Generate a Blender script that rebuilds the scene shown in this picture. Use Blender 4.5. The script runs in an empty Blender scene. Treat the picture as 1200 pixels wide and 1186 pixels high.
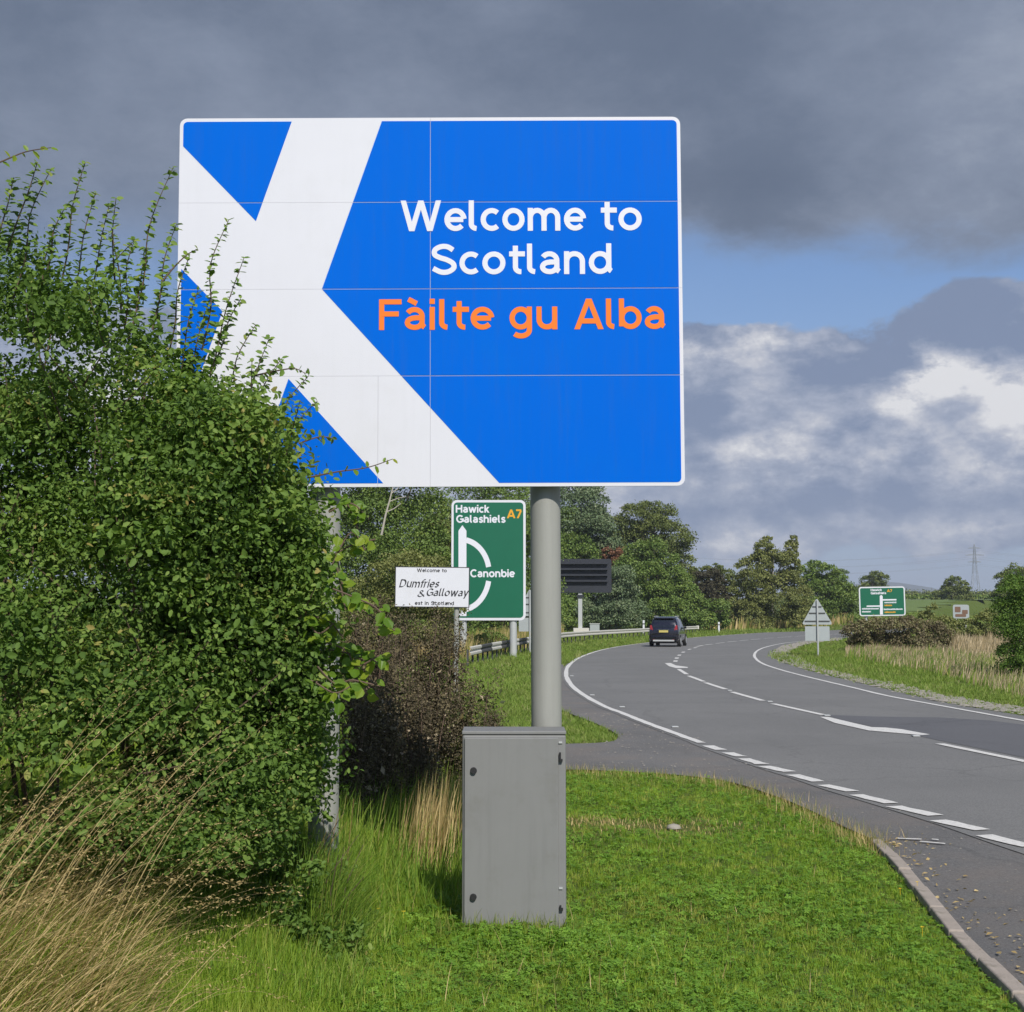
import bpy, math, random
import numpy as np
from mathutils import Vector, Matrix
from mathutils.geometry import tessellate_polygon
R = np.random.RandomState
random.seed(7)
SC = bpy.context.scene
COL = SC.collection
rad = math.radians

# ------------------------------------------------------------------ camera
F = 1600.0                      # focal length in pixels of the 1200 px wide photograph
PITCH = math.atan(122 / F)
CAM = Vector((0, 0, 1.7))
cd = bpy.data.cameras.new('camera'); cam = bpy.data.objects.new('camera', cd); COL.objects.link(cam)
cd.sensor_fit = 'HORIZONTAL'; cd.sensor_width = 36; cd.lens = 36 * F / 1200
cd.clip_start = 0.1; cd.clip_end = 20000
cam.location = CAM; cam.rotation_euler = (rad(90) + PITCH, 0, 0)
SC.camera = cam

# ------------------------------------------------------------------ light, sky, exposure
SUN_EL, SUN_AZ = rad(42), rad(17)           # azimuth to the right of straight behind the camera
SUN = Vector((math.sin(SUN_AZ) * math.cos(SUN_EL), -math.cos(SUN_AZ) * math.cos(SUN_EL), math.sin(SUN_EL)))
sl = bpy.data.lights.new('sun', 'SUN'); sl.energy = 4.35; sl.angle = rad(0.5); sl.color = (1, .955, .88)
so = bpy.data.objects.new('sun', sl); COL.objects.link(so); so.rotation_euler = SUN.to_track_quat('Z', 'Y').to_euler(); so.location = (0, -20, 60)
SC.view_settings.view_transform = 'Standard'; SC.view_settings.look = 'None'
SC.view_settings.exposure = 0; SC.view_settings.gamma = 1; SC.view_settings.use_curve_mapping = False


class NT:
    """tiny helper for node trees"""
    def __init__(s, tree):
        s.t = tree; s.n = tree.nodes; s.l = tree.links
    def node(s, typ, **kw):
        n = s.n.new(typ)
        for k, v in kw.items(): setattr(n, k, v)
        return n
    def put(s, sock, v):
        if isinstance(v, bpy.types.NodeSocket): s.l.new(v, sock)
        elif v is not None:
            if hasattr(sock, 'default_value'):
                if isinstance(v, (tuple, list)) and len(v) == 3 and sock.type == 'RGBA': v = (*v, 1)
                sock.default_value = v
    def m(s, op, a, b=None, c=None, clamp=False):
        n = s.node('ShaderNodeMath', operation=op); n.use_clamp = clamp
        s.put(n.inputs[0], a); s.put(n.inputs[1], b); s.put(n.inputs[2], c); return n.outputs[0]
    def v(s, op, a, b=None):
        n = s.node('ShaderNodeVectorMath', operation=op); s.put(n.inputs[0], a); s.put(n.inputs[1], b)
        return n.outputs['Value'] if op in ('LENGTH', 'DOT_PRODUCT', 'DISTANCE') else n.outputs[0]
    def noise(s, vec, scale, detail=4, rough=.55, dist=0, out='Fac', lac=2.0):
        n = s.node('ShaderNodeTexNoise'); s.put(n.inputs['Vector'], vec)
        n.inputs['Scale'].default_value = scale; n.inputs['Detail'].default_value = detail
        n.inputs['Roughness'].default_value = rough; n.inputs['Distortion'].default_value = dist
        n.inputs['Lacunarity'].default_value = lac
        return n.outputs[out]
    def voro(s, vec, scale, out='Distance', feature='F1'):
        n = s.node('ShaderNodeTexVoronoi', feature=feature); s.put(n.inputs['Vector'], vec); n.inputs['Scale'].default_value = scale
        return n.outputs[out]
    def ss(s, x, a, b, lo=0., hi=1.):
        n = s.node('ShaderNodeMapRange', interpolation_type='SMOOTHSTEP')
        s.put(n.inputs['Value'], x); s.put(n.inputs['From Min'], a); s.put(n.inputs['From Max'], b)
        s.put(n.inputs['To Min'], lo); s.put(n.inputs['To Max'], hi); return n.outputs[0]
    def mix(s, f, a, b, blend='MIX'):
        n = s.node('ShaderNodeMix', data_type='RGBA', blend_type=blend)
        s.put(n.inputs['Factor'], f); s.put(n.inputs['A'], a) if False else None
        s.put(n.inputs[6], a); s.put(n.inputs[7], b); return n.outputs[2]
    def ramp(s, f, stops, interp='LINEAR'):
        n = s.node('ShaderNodeValToRGB'); s.put(n.inputs[0], f); cr = n.color_ramp; cr.interpolation = interp
        while len(cr.elements) < len(stops): cr.elements.new(.5)
        for e, (p, c) in zip(cr.elements, stops): e.position = p; e.color = (*c, 1)
        return n.outputs[0]
    def xyz(s, x, y, z):
        n = s.node('ShaderNodeCombineXYZ'); s.put(n.inputs[0], x); s.put(n.inputs[1], y); s.put(n.inputs[2], z); return n.outputs[0]


W = bpy.data.worlds.new('World'); SC.world = W; W.use_nodes = True
w = NT(W.node_tree); w.n.clear()
WS = 0.1
sky = w.node('ShaderNodeTexSky', sky_type='NISHITA'); sky.sun_disc = False
sky.sun_elevation = SUN_EL; sky.sun_rotation = math.atan2(SUN.x, SUN.y); sky.altitude = 60; sky.dust_density = 1.0; sky.ozone_density = 1.5
tc = w.node('ShaderNodeTexCoord').outputs['Generated']
dirn = w.v('NORMALIZE', tc)
sp = w.node('ShaderNodeSeparateXYZ'); w.l.new(dirn, sp.inputs[0]); dx, dy, dz = sp.outputs
el = w.m('MULTIPLY', w.m('ARCSINE', dz), 57.2958)            # elevation, degrees
az = w.m('MULTIPLY', w.m('ARCTAN2', dx, dy), 57.2958)        # azimuth, degrees
# cloud coordinates: direction, stretched so that clouds flatten towards the horizon
cz = w.m('MULTIPLY', dz, 1.75)
cv = w.xyz(dx, dy, cz)
wob = w.noise(cv, 3.2, 6, .55)
big = w.noise(cv, 1.7, 3, .5)
def blob(a, e, ra, re):
    """soft oval around an azimuth and elevation"""
    u = w.m('DIVIDE', w.m('SUBTRACT', az, a), ra); q = w.m('DIVIDE', w.m('SUBTRACT', el, e), re)
    d2 = w.m('ADD', w.m('MULTIPLY', u, u), w.m('MULTIPLY', q, q))
    return w.m('POWER', 2.71828, w.m('MULTIPLY', d2, -1.))
K = lambda r, g, b: (r / WS, g / WS, b / WS)
base = w.mix(1., sky.outputs[0], (.74, .92, 1.18), 'MULTIPLY')
# low haze near the horizon
base = w.mix(w.ss(el, 16., 2., .12, .75), base, K(.31, .40, .58))
fine = w.noise(cv, 9.5, 12, .66, .1)
fine2 = w.noise(w.v('ADD', cv, (.020, .0, -.040)), 9.5, 12, .66, .1)
wv = w.v('ADD', cv, w.v('MULTIPLY', w.v('SUBTRACT', w.noise(cv, 14, 6, .6, out='Color'), (.5, .5, .5)), (.09, .09, .09)))
vb = w.node('ShaderNodeTexVoronoi', feature='SMOOTH_F1'); w.put(vb.inputs['Vector'], wv); vb.inputs['Scale'].default_value = 15; vb.inputs['Smoothness'].default_value = .6
puff = w.m('SUBTRACT', .42, vb.outputs['Distance'])
# lower cumulus band (elevation 2 to 12 degrees)
dens = w.m('ADD', w.m('MULTIPLY', puff, .45), w.m('ADD', w.m('MULTIPLY', w.m('SUBTRACT', fine, .5), 1.7), w.m('MULTIPLY', w.m('SUBTRACT', wob, .5), 1.1)))
cover = w.m('MULTIPLY', w.ss(el, 14.2, 11.2), w.ss(el, .5, 4.5, .45, 1))
cover = w.m('ADD', cover, w.m('MULTIPLY', blob(18.5, 13.0, 2.6, 2.0), .75))
cover = w.m('SUBTRACT', cover, w.m('MULTIPLY', blob(11.5, 13.2, 5.5, 1.5), .9))
low = w.ss(w.m('ADD', dens, w.m('SUBTRACT', w.m('MULTIPLY', cover, 1.25), .66)), -.05, .17)
lit = w.m('ADD', w.m('MULTIPLY', w.m('SUBTRACT', fine, fine2), 1.9), w.m('MULTIPLY', w.m('SUBTRACT', wob, .5), .9))
lit = w.m('ADD', w.m('ADD', lit, .36), w.m('MULTIPLY', puff, .55))
mott = w.noise(cv, 26, 10, .62, .1)
for a_, e_, ra_, re_, k_ in ((9.2, 11.0, 2.8, .8, .34), (17.4, 9.4, 1.7, 1.0, .95), (15.9, 8.3, 1.2, .5, .45), (20.2, 8.3, 1.3, 1.2, .55), (18.3, 8.1, 1.0, .6, -.5), (12.9, 5.7, 1.5, .5, .40), (10.2, 6.4, 1.9, .7, .34),
                            (19.6, 5.9, 1.8, .7, .32), (19.0, 3.1, 2.2, .4, .28), (8.9, 3.0, 1.2, .6, .25), (12.6, 9.4, 3.6, .8, -.22), (15.2, 4.3, 7.5, .6, -.30), (7.6, 8.4, 2.0, .7, -.25), (18.6, 12.2, 2.0, 1.2, -.25), (-14., 9., 6., 2., .3)):
    lit = w.m('ADD', lit, w.m('MULTIPLY', blob(a_, e_, ra_, re_), w.m('MULTIPLY', w.ss(mott, .36, .62, .55, 1.25), k_)))
lit = w.m('ADD', lit, w.m('MULTIPLY', w.m('SUBTRACT', mott, .5), 1.25))
lowc = w.ramp(w.m('MAXIMUM', lit, 0.), [(0, K(.20, .26, .40)), (.22, K(.27, .325, .455)), (.45, K(.38, .425, .54)), (.7, K(.56, .58, .65)), (1, K(.80, .80, .82))])
# a ramp clamps nothing here but colours above one are kept by the node
c1 = w.mix(low, base, lowc)
# the wide dark cloud deck overhead
edge = w.m('ADD', 14.6, w.m('MULTIPLY', w.m('SUBTRACT', wob, .5), 7.0))
edge = w.m('ADD', edge, w.m('MULTIPLY', w.m('SUBTRACT', fine, .5), 3.2))
edge = w.m('ADD', edge, w.m('MULTIPLY', blob(22., 16., 6., 9.), -.3))
edge = w.m('SUBTRACT', edge, w.m('MULTIPLY', w.ss(az, 6., -6.), 3.5))
deck = w.ss(w.m('SUBTRACT', el, edge), -.5, 1.7)
deck = w.m('MULTIPLY', deck, w.m('SUBTRACT', 1., w.m('MULTIPLY', blob(-16.0, 12.8, 5.0, 2.3), .8)))
deck = w.m('MULTIPLY', deck, w.m('SUBTRACT', 1., w.m('MULTIPLY', w.ss(dy, .25, -.35), .8)))
dn = w.m('ADD', w.m('MULTIPLY', w.m('SUBTRACT', big, .5), 1.5), w.m('MULTIPLY', w.m('SUBTRACT', fine, .5), .7))
dn = w.m('ADD', dn, w.ss(w.m('SUBTRACT', el, edge), 4.2, .0, .30, .56))
dn = w.m('ADD', dn, w.m('MULTIPLY', blob(21.5, 22., 7., 6.), .22))
dn = w.m('SUBTRACT', dn, w.m('MULTIPLY', blob(9.5, 16.8, 5., 2.4), .22))
deckc = w.ramp(dn, [(0, K(.094, .128, .198)), (.38, K(.134, .173, .252)), (.7, K(.225, .27, .365)), (1, K(.38, .425, .52))])
c2 = w.mix(deck, c1, deckc)
bg = w.node('ShaderNodeBackground'); w.l.new(c2, bg.inputs[0]); bg.inputs[1].default_value = WS
wo = w.node('ShaderNodeOutputWorld'); w.l.new(bg.outputs[0], wo.inputs[0])

# ------------------------------------------------------------------ geometry helpers
def B(y):
    """height of the road plane: it falls gently away from the viewer, then levels"""
    return -0.0037 * np.minimum(y, 200.0)
def ray(X, Y):
    u, v = (X - 600) / F, -(Y - 593) / F
    c, s = math.cos(PITCH), math.sin(PITCH)
    return Vector((u, c - v * s, s + v * c))
def ground(X, Y, dz=0.0):
    d = ray(X, Y); t = (CAM.z - dz) / (-d.z - 0.0037 * d.y)
    if t < 0 or t * d.y > 200: t = (CAM.z - dz + 0.74) / (-d.z)
    return (d.x * t, d.y * t)
def at(X, Y, depth):
    d = ray(X, Y); t = depth / d.y
    return Vector((d.x * t, depth, CAM.z + d.z * t))

def tag(o, label=None, cat=None, group=None, kind=None):
    if label: o['label'] = label
    if cat: o['category'] = cat
    if group: o['group'] = group
    if kind: o['kind'] = kind
    return o
def link(name, me, mat=None, parent=None, loc=None):
    o = bpy.data.objects.new(name, me); COL.objects.link(o)
    if mat is not None and not me.materials: me.materials.append(mat)
    if parent: o.parent = parent
    if loc is not None: o.location = loc
    return o
def empty(name, loc=(0, 0, 0), rz=0):
    o = bpy.data.objects.new(name, None); COL.objects.link(o); o.location = loc; o.rotation_euler = (0, 0, rz); o.empty_display_size = .2
    return o
def mesh_np(name, V, Fc, rnd=None, smooth=False, mat_idx=None):
    """fast mesh from arrays; every face has the same number of corners"""
    V = np.asarray(V, np.float32); Fc = np.asarray(Fc, np.int32); me = bpy.data.meshes.new(name)
    n, k = Fc.shape
    me.vertices.add(len(V)); me.vertices.foreach_set('co', V.ravel())
    me.loops.add(n * k); me.loops.foreach_set('vertex_index', Fc.ravel())
    me.polygons.add(n); me.polygons.foreach_set('loop_start', np.arange(0, n * k, k, dtype=np.int32))
    if smooth: me.polygons.foreach_set('use_smooth', np.ones(n, bool))
    me.update(calc_edges=True)
    if rnd is not None:
        a = me.attributes.new('rnd', 'FLOAT', 'POINT'); a.data.foreach_set('value', np.asarray(rnd, np.float32))
    return me
class MB:
    """collects shapes, then links them as ONE mesh object"""
    def __init__(s): s.V = []; s.F = []
    def add(s, V, Fc):
        b = len(s.V); s.V += [tuple(v) for v in V]; s.F += [tuple(i + b for i in f) for f in Fc]; return s
    def box(s, x0, x1, y0, y1, z0, z1):
        V = [(x, y, z) for z in (z0, z1) for y in (y0, y1) for x in (x0, x1)]
        return s.add(V, [(0, 2, 3, 1), (4, 5, 7, 6), (0, 1, 5, 4), (2, 6, 7, 3), (0, 4, 6, 2), (1, 3, 7, 5)])
    def tube(s, pts, r, n=8, cap=True):
        pts = [Vector(p) for p in pts]; r = r if isinstance(r, (list, tuple)) else [r] * len(pts)
        V = []; ref = Vector((.31, .17, .93)).normalized()
        for i, p in enumerate(pts):
            d = (pts[min(i + 1, len(pts) - 1)] - pts[max(i - 1, 0)]).normalized()
            a = d.cross(ref if abs(d.dot(ref)) < .95 else Vector((1, 0, 0))).normalized(); b = d.cross(a)
            V += [p + (a * math.cos(6.28318 * k / n) + b * math.sin(6.28318 * k / n)) * r[i] for k in range(n)]
        Fc = [(i * n + k, i * n + (k + 1) % n, (i + 1) * n + (k + 1) % n, (i + 1) * n + k) for i in range(len(pts) - 1) for k in range(n)]
        if cap: Fc += [tuple(range(n - 1, -1, -1)), tuple((len(pts) - 1) * n + k for k in range(n))]
        return s.add(V, Fc)
    def prism(s, poly, y0, y1):
        """x,z outline extruded along y"""
        n = len(poly); V = [(x, y0, z) for x, z in poly] + [(x, y1, z) for x, z in poly]
        return s.add(V, [tuple(range(n - 1, -1, -1)), tuple(range(n, 2 * n))] + [(i, (i + 1) % n, n + (i + 1) % n, n + i) for i in range(n)])
    def build(s, name, mat, parent=None, smooth=False, bevel=0, loc=None):
        me = bpy.data.meshes.new(name); me.from_pydata(s.V, [], s.F); me.update()
        if smooth: me.polygons.foreach_set('use_smooth', [True] * len(me.polygons))
        o = link(name, me, mat, parent, loc)
        if bevel:
            b = o.modifiers.new('bevel', 'BEVEL'); b.width = bevel; b.segments = 3; b.limit_method = 'ANGLE'
        if smooth: me.set_sharp_from_angle(angle=rad(40)) if hasattr(me, 'set_sharp_from_angle') else None
        return o
def rrect(x0, x1, z0, z1, r, n=5):
    P = []
    for cx, cz, a in ((x1 - r, z1 - r, 0), (x0 + r, z1 - r, 90), (x0 + r, z0 + r, 180), (x1 - r, z0 + r, 270)):
        for k in range(n + 1):
            t = rad(a + 90 * k / n); P.append((cx + r * math.cos(t), cz + r * math.sin(t)))
    return P
def clip(poly, x0, x1, z0, z1):
    for ax, val, sg in ((0, x0, 1), (0, x1, -1), (1, z0, 1), (1, z1, -1)):
        out = []
        for i, p in enumerate(poly):
            q = poly[(i + 1) % len(poly)]; a = (p[ax] - val) * sg; b = (q[ax] - val) * sg
            if a >= 0: out.append(p)
            if (a < 0) != (b < 0):
                t = a / (a - b); out.append((p[0] + (q[0] - p[0]) * t, p[1] + (q[1] - p[1]) * t))
        poly = out
        if len(poly) < 3: return []
    return poly
def catmull(P, n=8, closed=False):
    P = [np.array(p, float) for p in P]; out = []
    N = len(P)
    for i in range(N if closed else N - 1):
        g = (lambda k: P[k % N]) if closed else (lambda k: P[max(0, min(N - 1, k))])
        a, b, c, d = g(i - 1), g(i), g(i + 1), g(i + 2)
        for k in range(n):
            t = k / n
            out.append(.5 * ((2 * b) + (-a + c) * t + (2 * a - 5 * b + 4 * c - d) * t * t + (-a + 3 * b - 3 * c + d) * t ** 3))
    if not closed: out.append(P[-1])
    return np.array(out)
def inpoly(px, py, poly):
    poly = np.asarray(poly); x1, y1 = poly[:, 0], poly[:, 1]; x2, y2 = np.roll(x1, -1), np.roll(y1, -1)
    c = np.zeros(px.shape, bool)
    for a, b, c_, d in zip(x1, y1, x2, y2):
        if b == d: continue
        c ^= ((b > py) != (d > py)) & (px < (c_ - a) * (py - b) / (d - b) + a)
    return c
def dist_poly(px, py, pts, closed=True):
    pts = np.asarray(pts); n = len(pts); best = np.full(px.shape, 1e9)
    for i in range(n if closed else n - 1):
        a, b = pts[i], pts[(i + 1) % n]; d = b - a; L = d @ d + 1e-12
        t = np.clip(((px - a[0]) * d[0] + (py - a[1]) * d[1]) / L, 0, 1)
        best = np.minimum(best, np.hypot(px - a[0] - t * d[0], py - a[1] - t * d[1]))
    return best
def sstep(x, a, b):
    t = np.clip((x - a) / (b - a), 0, 1); return t * t * (3 - 2 * t)

# ------------------------------------------------------------------ materials
def mat(name):
    m = bpy.data.materials.new(name); m.use_nodes = True; t = NT(m.node_tree); t.n.clear()
    o = t.node('ShaderNodeOutputMaterial'); return m, t, o
def pbr(name, col, rough=.5, metal=0., var=.0, vscale=3., bump=0., bscale=60., spec=.5, coat=0., dirt=None, dscale=4., streak=0.):
    m, t, o = mat(name); p = t.node('ShaderNodeBsdfPrincipled')
    pos = t.node('ShaderNodeTexCoord').outputs['Object']
    c = col
    if var:
        nz = t.noise(pos, vscale, 6, .6)
        c = t.mix(nz, tuple(v * (1 - var) for v in col), tuple(min(1, v * (1 + var)) for v in col))
    if dirt:
        c = t.mix(t.ss(t.noise(pos, dscale, 8, .7), .5, .74, 0, dirt[3]), c, dirt[:3])
    if streak:                                   # rain streaks that run down the sheet
        sn = t.noise(t.v('MULTIPLY', pos, (9., 1., .55)), 2.2, 8, .7); c = t.mix(t.ss(sn, .46, .72, 0, streak * 2.4), c, tuple(v * .62 + .03 for v in col))
    t.put(p.inputs['Base Color'], c); p.inputs['Roughness'].default_value = rough; p.inputs['Metallic'].default_value = metal
    p.inputs['Specular IOR Level'].default_value = spec; p.inputs['Coat Weight'].default_value = coat
    if bump:
        b = t.node('ShaderNodeBump'); b.inputs['Strength'].default_value = bump; b.inputs['Distance'].default_value = .01
        t.l.new(t.noise(pos, bscale, 5, .6), b.inputs['Height']); t.l.new(b.outputs[0], p.inputs['Normal'])
    t.l.new(p.outputs[0], o.inputs[0]); return m
def leafmat(name, stops, trans=.28, rough=.5, inst=False, patch=None, spec=.35):
    m, t, o = mat(name); p = t.node('ShaderNodeBsdfPrincipled')
    if inst: f = t.node('ShaderNodeObjectInfo').outputs['Random']
    else:
        a = t.node('ShaderNodeAttribute', attribute_name='rnd'); f = a.outputs['Fac']
    c = t.ramp(f, stops)
    if patch:                                    # wide patches of another tint
        g = t.node('ShaderNodeNewGeometry').outputs['Position']
        c = t.mix(t.ss(t.noise(g, patch[0], 4, .6), patch[1], patch[1] + .16, 0, patch[2]), c, patch[3])
    t.put(p.inputs['Base Color'], c); p.inputs['Roughness'].default_value = rough; p.inputs['Specular IOR Level'].default_value = spec
    tr = t.node('ShaderNodeBsdfTranslucent'); t.put(tr.inputs[0], t.mix(1., c, (1.25, 1.3, .6), 'MULTIPLY'))
    mx = t.node('ShaderNodeMixShader'); mx.inputs[0].default_value = trans
    t.l.new(p.outputs[0], mx.inputs[1]); t.l.new(tr.outputs[0], mx.inputs[2]); t.l.new(mx.outputs[0], o.inputs[0]); return m
def asphalt(name, c0, c1, chip, tint=None, bump=.5):
    m, t, o = mat(name); p = t.node('ShaderNodeBsdfPrincipled'); g = t.node('ShaderNodeNewGeometry').outputs['Position']
    a = t.noise(g, .35, 5, .6); c = t.mix(t.ss(a, .3, .7), c0, c1)
    sp_ = t.noise(g, 90, 3, .8); c = t.mix(t.ss(sp_, .52, .68, 0, .55), c, chip)
    c = t.mix(t.ss(t.noise(g, 60, 2, .7), .55, .40, 0, .4), c, tuple(v * .45 for v in c0)) if True else c
    cr = t.voro(t.v('ADD', g, t.v('MULTIPLY', t.noise(g, 1.5, 5, .6, out='Color'), (.9, .9, 0))), .32, feature='DISTANCE_TO_EDGE'); c = t.mix(t.ss(cr, .010, .003, 0, .22), c, tuple(v * .4 for v in c0))
    st = t.noise(t.v('MULTIPLY', g, (3., .5, 1)), 1.1, 6, .65)
    c = t.mix(t.ss(st, .52, .75, 0, .3), c, tuple(v * .72 for v in c0))
    if tint: c = t.mix(t.ss(t.noise(g, .8, 6, .7), .42, .66, 0, tint[3]), c, tint[:3])
    t.put(p.inputs['Base Color'], c); p.inputs['Roughness'].default_value = .82; p.inputs['Specular IOR Level'].default_value = .35
    b = t.node('ShaderNodeBump'); b.inputs['Strength'].default_value = bump; b.inputs['Distance'].default_value = .012
    t.l.new(t.noise(g, 130, 4, .75), b.inputs['Height']); t.l.new(b.outputs[0], p.inputs['Normal'])
    t.l.new(p.outputs[0], o.inputs[0]); return m

M = {}
M['road'] = asphalt('worn_asphalt', (.176, .173, .168), (.208, .204, .197), (.30, .295, .285), bump=.35)
M['patch'] = asphalt('newer_asphalt', (.12, .12, .128), (.14, .14, .148), (.17, .17, .17), bump=.35)
M['layby'] = asphalt('chipped_asphalt', (.150, .146, .142), (.20, .192, .184), (.36, .345, .33), (.235, .195, .165, .45), bump=.9)
def paintmat():
    m, t, o = mat('road_paint'); p = t.node('ShaderNodeBsdfPrincipled'); g = t.node('ShaderNodeNewGeometry').outputs['Position']
    c = t.mix(t.ss(t.noise(g, 25, 6, .75), .47, .66, 0, .65), (.70, .68, .64), (.36, .34, .32))
    t.put(p.inputs['Base Color'], c); p.inputs['Roughness'].default_value = .6; t.l.new(p.outputs[0], o.inputs[0]); return m
M['paint'] = paintmat()
M['signwhite'] = pbr('white_sign_sheeting', (.675, .675, .715), .5, var=.035, vscale=2.5, dirt=(.5, .5, .48, .2), dscale=1.6, streak=.025)
M['signblue'] = pbr('blue_sign_sheeting', (.0, .126, .63), .55, var=.05, vscale=1.2, dirt=(.0, .142, .61, .5), dscale=1.1, streak=.10, spec=.04)
M['signletter'] = pbr('white_lettering', (.72, .72, .77), .4)
M['signorange'] = pbr('orange_lettering', (.88, .205, .03), .5, spec=.15)
M['signgreen'] = pbr('green_sign_sheeting', (.008, .125, .065), .35, var=.08, vscale=2)
M['signyellow'] = pbr('yellow_lettering', (.75, .36, .02), .4)
M['signblack'] = pbr('black_lettering', (.03, .03, .035), .5)
M['signgrey'] = pbr('grey_sign_back', (.42, .45, .45), .45, .35, var=.08)
M['galv'] = pbr('galvanised_steel', (.46, .47, .46), .5, .15, var=.08, vscale=2)
M['galvdark'] = pbr('dark_steel', (.07, .07, .07), .7, .2, var=.25, vscale=3)  # dark posts and stiffeners; on barrier rails it paints shadow into the colour
M['railpale'] = pbr('pale_rail', (.62, .59, .53), .6, .1, var=.1)
M['post'] = pbr('grey_painted_post', (.315, .315, .285), .5, .0, var=.05, vscale=3, bump=.08, bscale=90, dirt=(.22, .22, .18, .4), dscale=2.5, streak=.12)
M['cab'] = pbr('grey_cabinet_paint', (.205, .205, .20), .6, 0, var=.07, vscale=4, bump=.06, bscale=200, dirt=(.145, .14, .12, .5), dscale=3, streak=.14)
M['dark'] = pbr('dark_rubber', (.015, .015, .016), .6)
M['seam'] = pbr('panel_seam', (.5, .55, .62), .6)
M['board'] = pbr('dark_display_board', (.018, .021, .03), .55, var=.2)
M['slot'] = pbr('black_display_slot', (.006, .007, .01), .4)
M['concrete'] = pbr('kerb_concrete', (.34, .29, .245), .9, var=.22, vscale=7, bump=.6, bscale=45, dirt=(.14, .13, .09, .6), dscale=9)
M['stone'] = pbr('rubble_stone', (.30, .275, .235), .9, var=.35, vscale=4, bump=.6)
M['bark'] = pbr('bark', (.10, .08, .06), .9, var=.4, vscale=4, bump=.8, bscale=15)
M['palebark'] = pbr('pale_dead_wood', (.42, .38, .32), .8, var=.2)
M['twig'] = pbr('twig', (.13, .085, .06), .8, var=.3, vscale=9)
M['carpaint'] = pbr('dark_car_paint', (.012, .011, .02), .22, .3, coat=1.)
M['glass'] = pbr('tinted_glass', (.012, .014, .018), .06, 0, spec=.8)
M['tyre'] = pbr('tyre', (.018, .018, .018), .8)
M['chrome'] = pbr('bright_trim', (.75, .75, .75), .15, 1)
M['red'] = pbr('red_lamp', (.30, .012, .01), .2, coat=1)
M['plate'] = pbr('yellow_number_plate', (.55, .46, .14), .4)
M['brown'] = pbr('brown_sign_sheeting', (.17, .095, .06), .5)
M['hill'] = pbr('heather_hill', (.045, .06, .05), 1, var=.3, vscale=.002)
M['pylon'] = pbr('pylon_steel', (.30, .32, .34), .6, .3)
G = lambda r, g, b: (r, g, b)
M['hedge'] = leafmat('hedge_leaf', [(0, (0.056, 0.103, 0.022)), (.35, (0.098, 0.175, 0.031)), (.7, (0.154, 0.248, 0.046)), (.93, (0.226, 0.314, 0.066)), (1, (0.349, 0.290, 0.088))], .32, .6, spec=.22)
M['bright'] = leafmat('bright_leaf', [(0, (0.109, 0.207, 0.018)), (.6, (0.186, 0.289, 0.025)), (1, (0.342, 0.372, 0.040))], .42, .45)
M['oak'] = leafmat('oak_leaf', [(0, (0.090, 0.119, 0.032)), (.6, (0.148, 0.182, 0.047)), (1, (0.244, 0.260, 0.072))], .15, .55)
M['green'] = leafmat('green_tree_leaf', [(0, (0.090, 0.148, 0.030)), (.6, (0.154, 0.229, 0.047)), (1, (0.271, 0.330, 0.075))], .18, .55)
M['blue'] = leafmat('bluish_leaf', [(0, (0.090, 0.137, 0.062)), (.6, (0.149, 0.204, 0.097)), (1, (0.254, 0.283, 0.152))], .12, .55)
M['olive'] = leafmat('olive_leaf', [(0, (0.125, 0.147, 0.042)), (.6, (0.200, 0.220, 0.064)), (1, (0.316, 0.316, 0.103))], .2, .6)
M['purple'] = leafmat('copper_leaf', [(0, (0.040, 0.036, 0.022)), (.6, (0.068, 0.061, 0.034)), (1, (0.100, 0.101, 0.044))], .12, .6)
M['rust'] = leafmat('rusty_leaf', [(0, (.16, .07, .035)), (.6, (.24, .11, .06)), (1, (.32, .17, .09))], .12, .6)
M['browngreen'] = leafmat('brown_green_leaf', [(0, (0.109, 0.094, 0.049)), (.5, (0.181, 0.145, 0.079)), (.8, (0.217, 0.236, 0.085)), (1, (0.307, 0.200, 0.133))], .15, .6)
M['weed'] = leafmat('dark_seed', [(0, (0.053, 0.044, 0.030)), (.5, (0.107, 0.088, 0.055)), (.85, (0.211, 0.174, 0.094)), (1, (0.552, 0.460, 0.328))], .1, .8, spec=.15)
M['weedgreen'] = leafmat('weed_leaf', [(0, (.04, .055, .015)), (.6, (.075, .10, .022)), (1, (.16, .13, .045))], .25, .6)
M['straw'] = leafmat('straw', [(0, (0.325, 0.230, 0.095)), (.5, (0.525, 0.391, 0.180)), (1, (0.725, 0.564, 0.285))], .25, .6, spec=.2)
M['strawgreen'] = leafmat('straw_and_green', [(0, (0.163, 0.218, 0.035)), (.35, (0.275, 0.287, 0.070)), (.6, (0.475, 0.356, 0.150)), (1, (0.725, 0.552, 0.290))], .28, .6, spec=.2)
M['roughgreen'] = leafmat('rough_green_grass', [(0, (0.122, 0.221, 0.029)), (.5, (0.194, 0.319, 0.040)), (.85, (0.280, 0.377, 0.055)), (1, (0.413, 0.377, 0.132))], .35, .6, spec=.2)
M['strawright'] = leafmat('pale_straw', [(0, (.34, .26, .15)), (.5, (.50, .39, .24)), (1, (.66, .53, .36))], .25, .7, spec=.15)
M['grass'] = leafmat('lawn_grass', [(0, (0.168, 0.273, 0.029)), (.5, (0.246, 0.375, 0.038)), (.85, (0.325, 0.438, 0.053)), (1, (0.481, 0.483, 0.116))], .38, .5, inst=True,
                     patch=(.7, .50, .45, (.42, .39, .10)), spec=.2)
M['clover'] = leafmat('clover_leaf', [(0, (0.123, 0.241, 0.028)), (.6, (0.175, 0.330, 0.037)), (1, (0.256, 0.418, 0.057))], .35, .5, inst=True, spec=.3)
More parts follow.
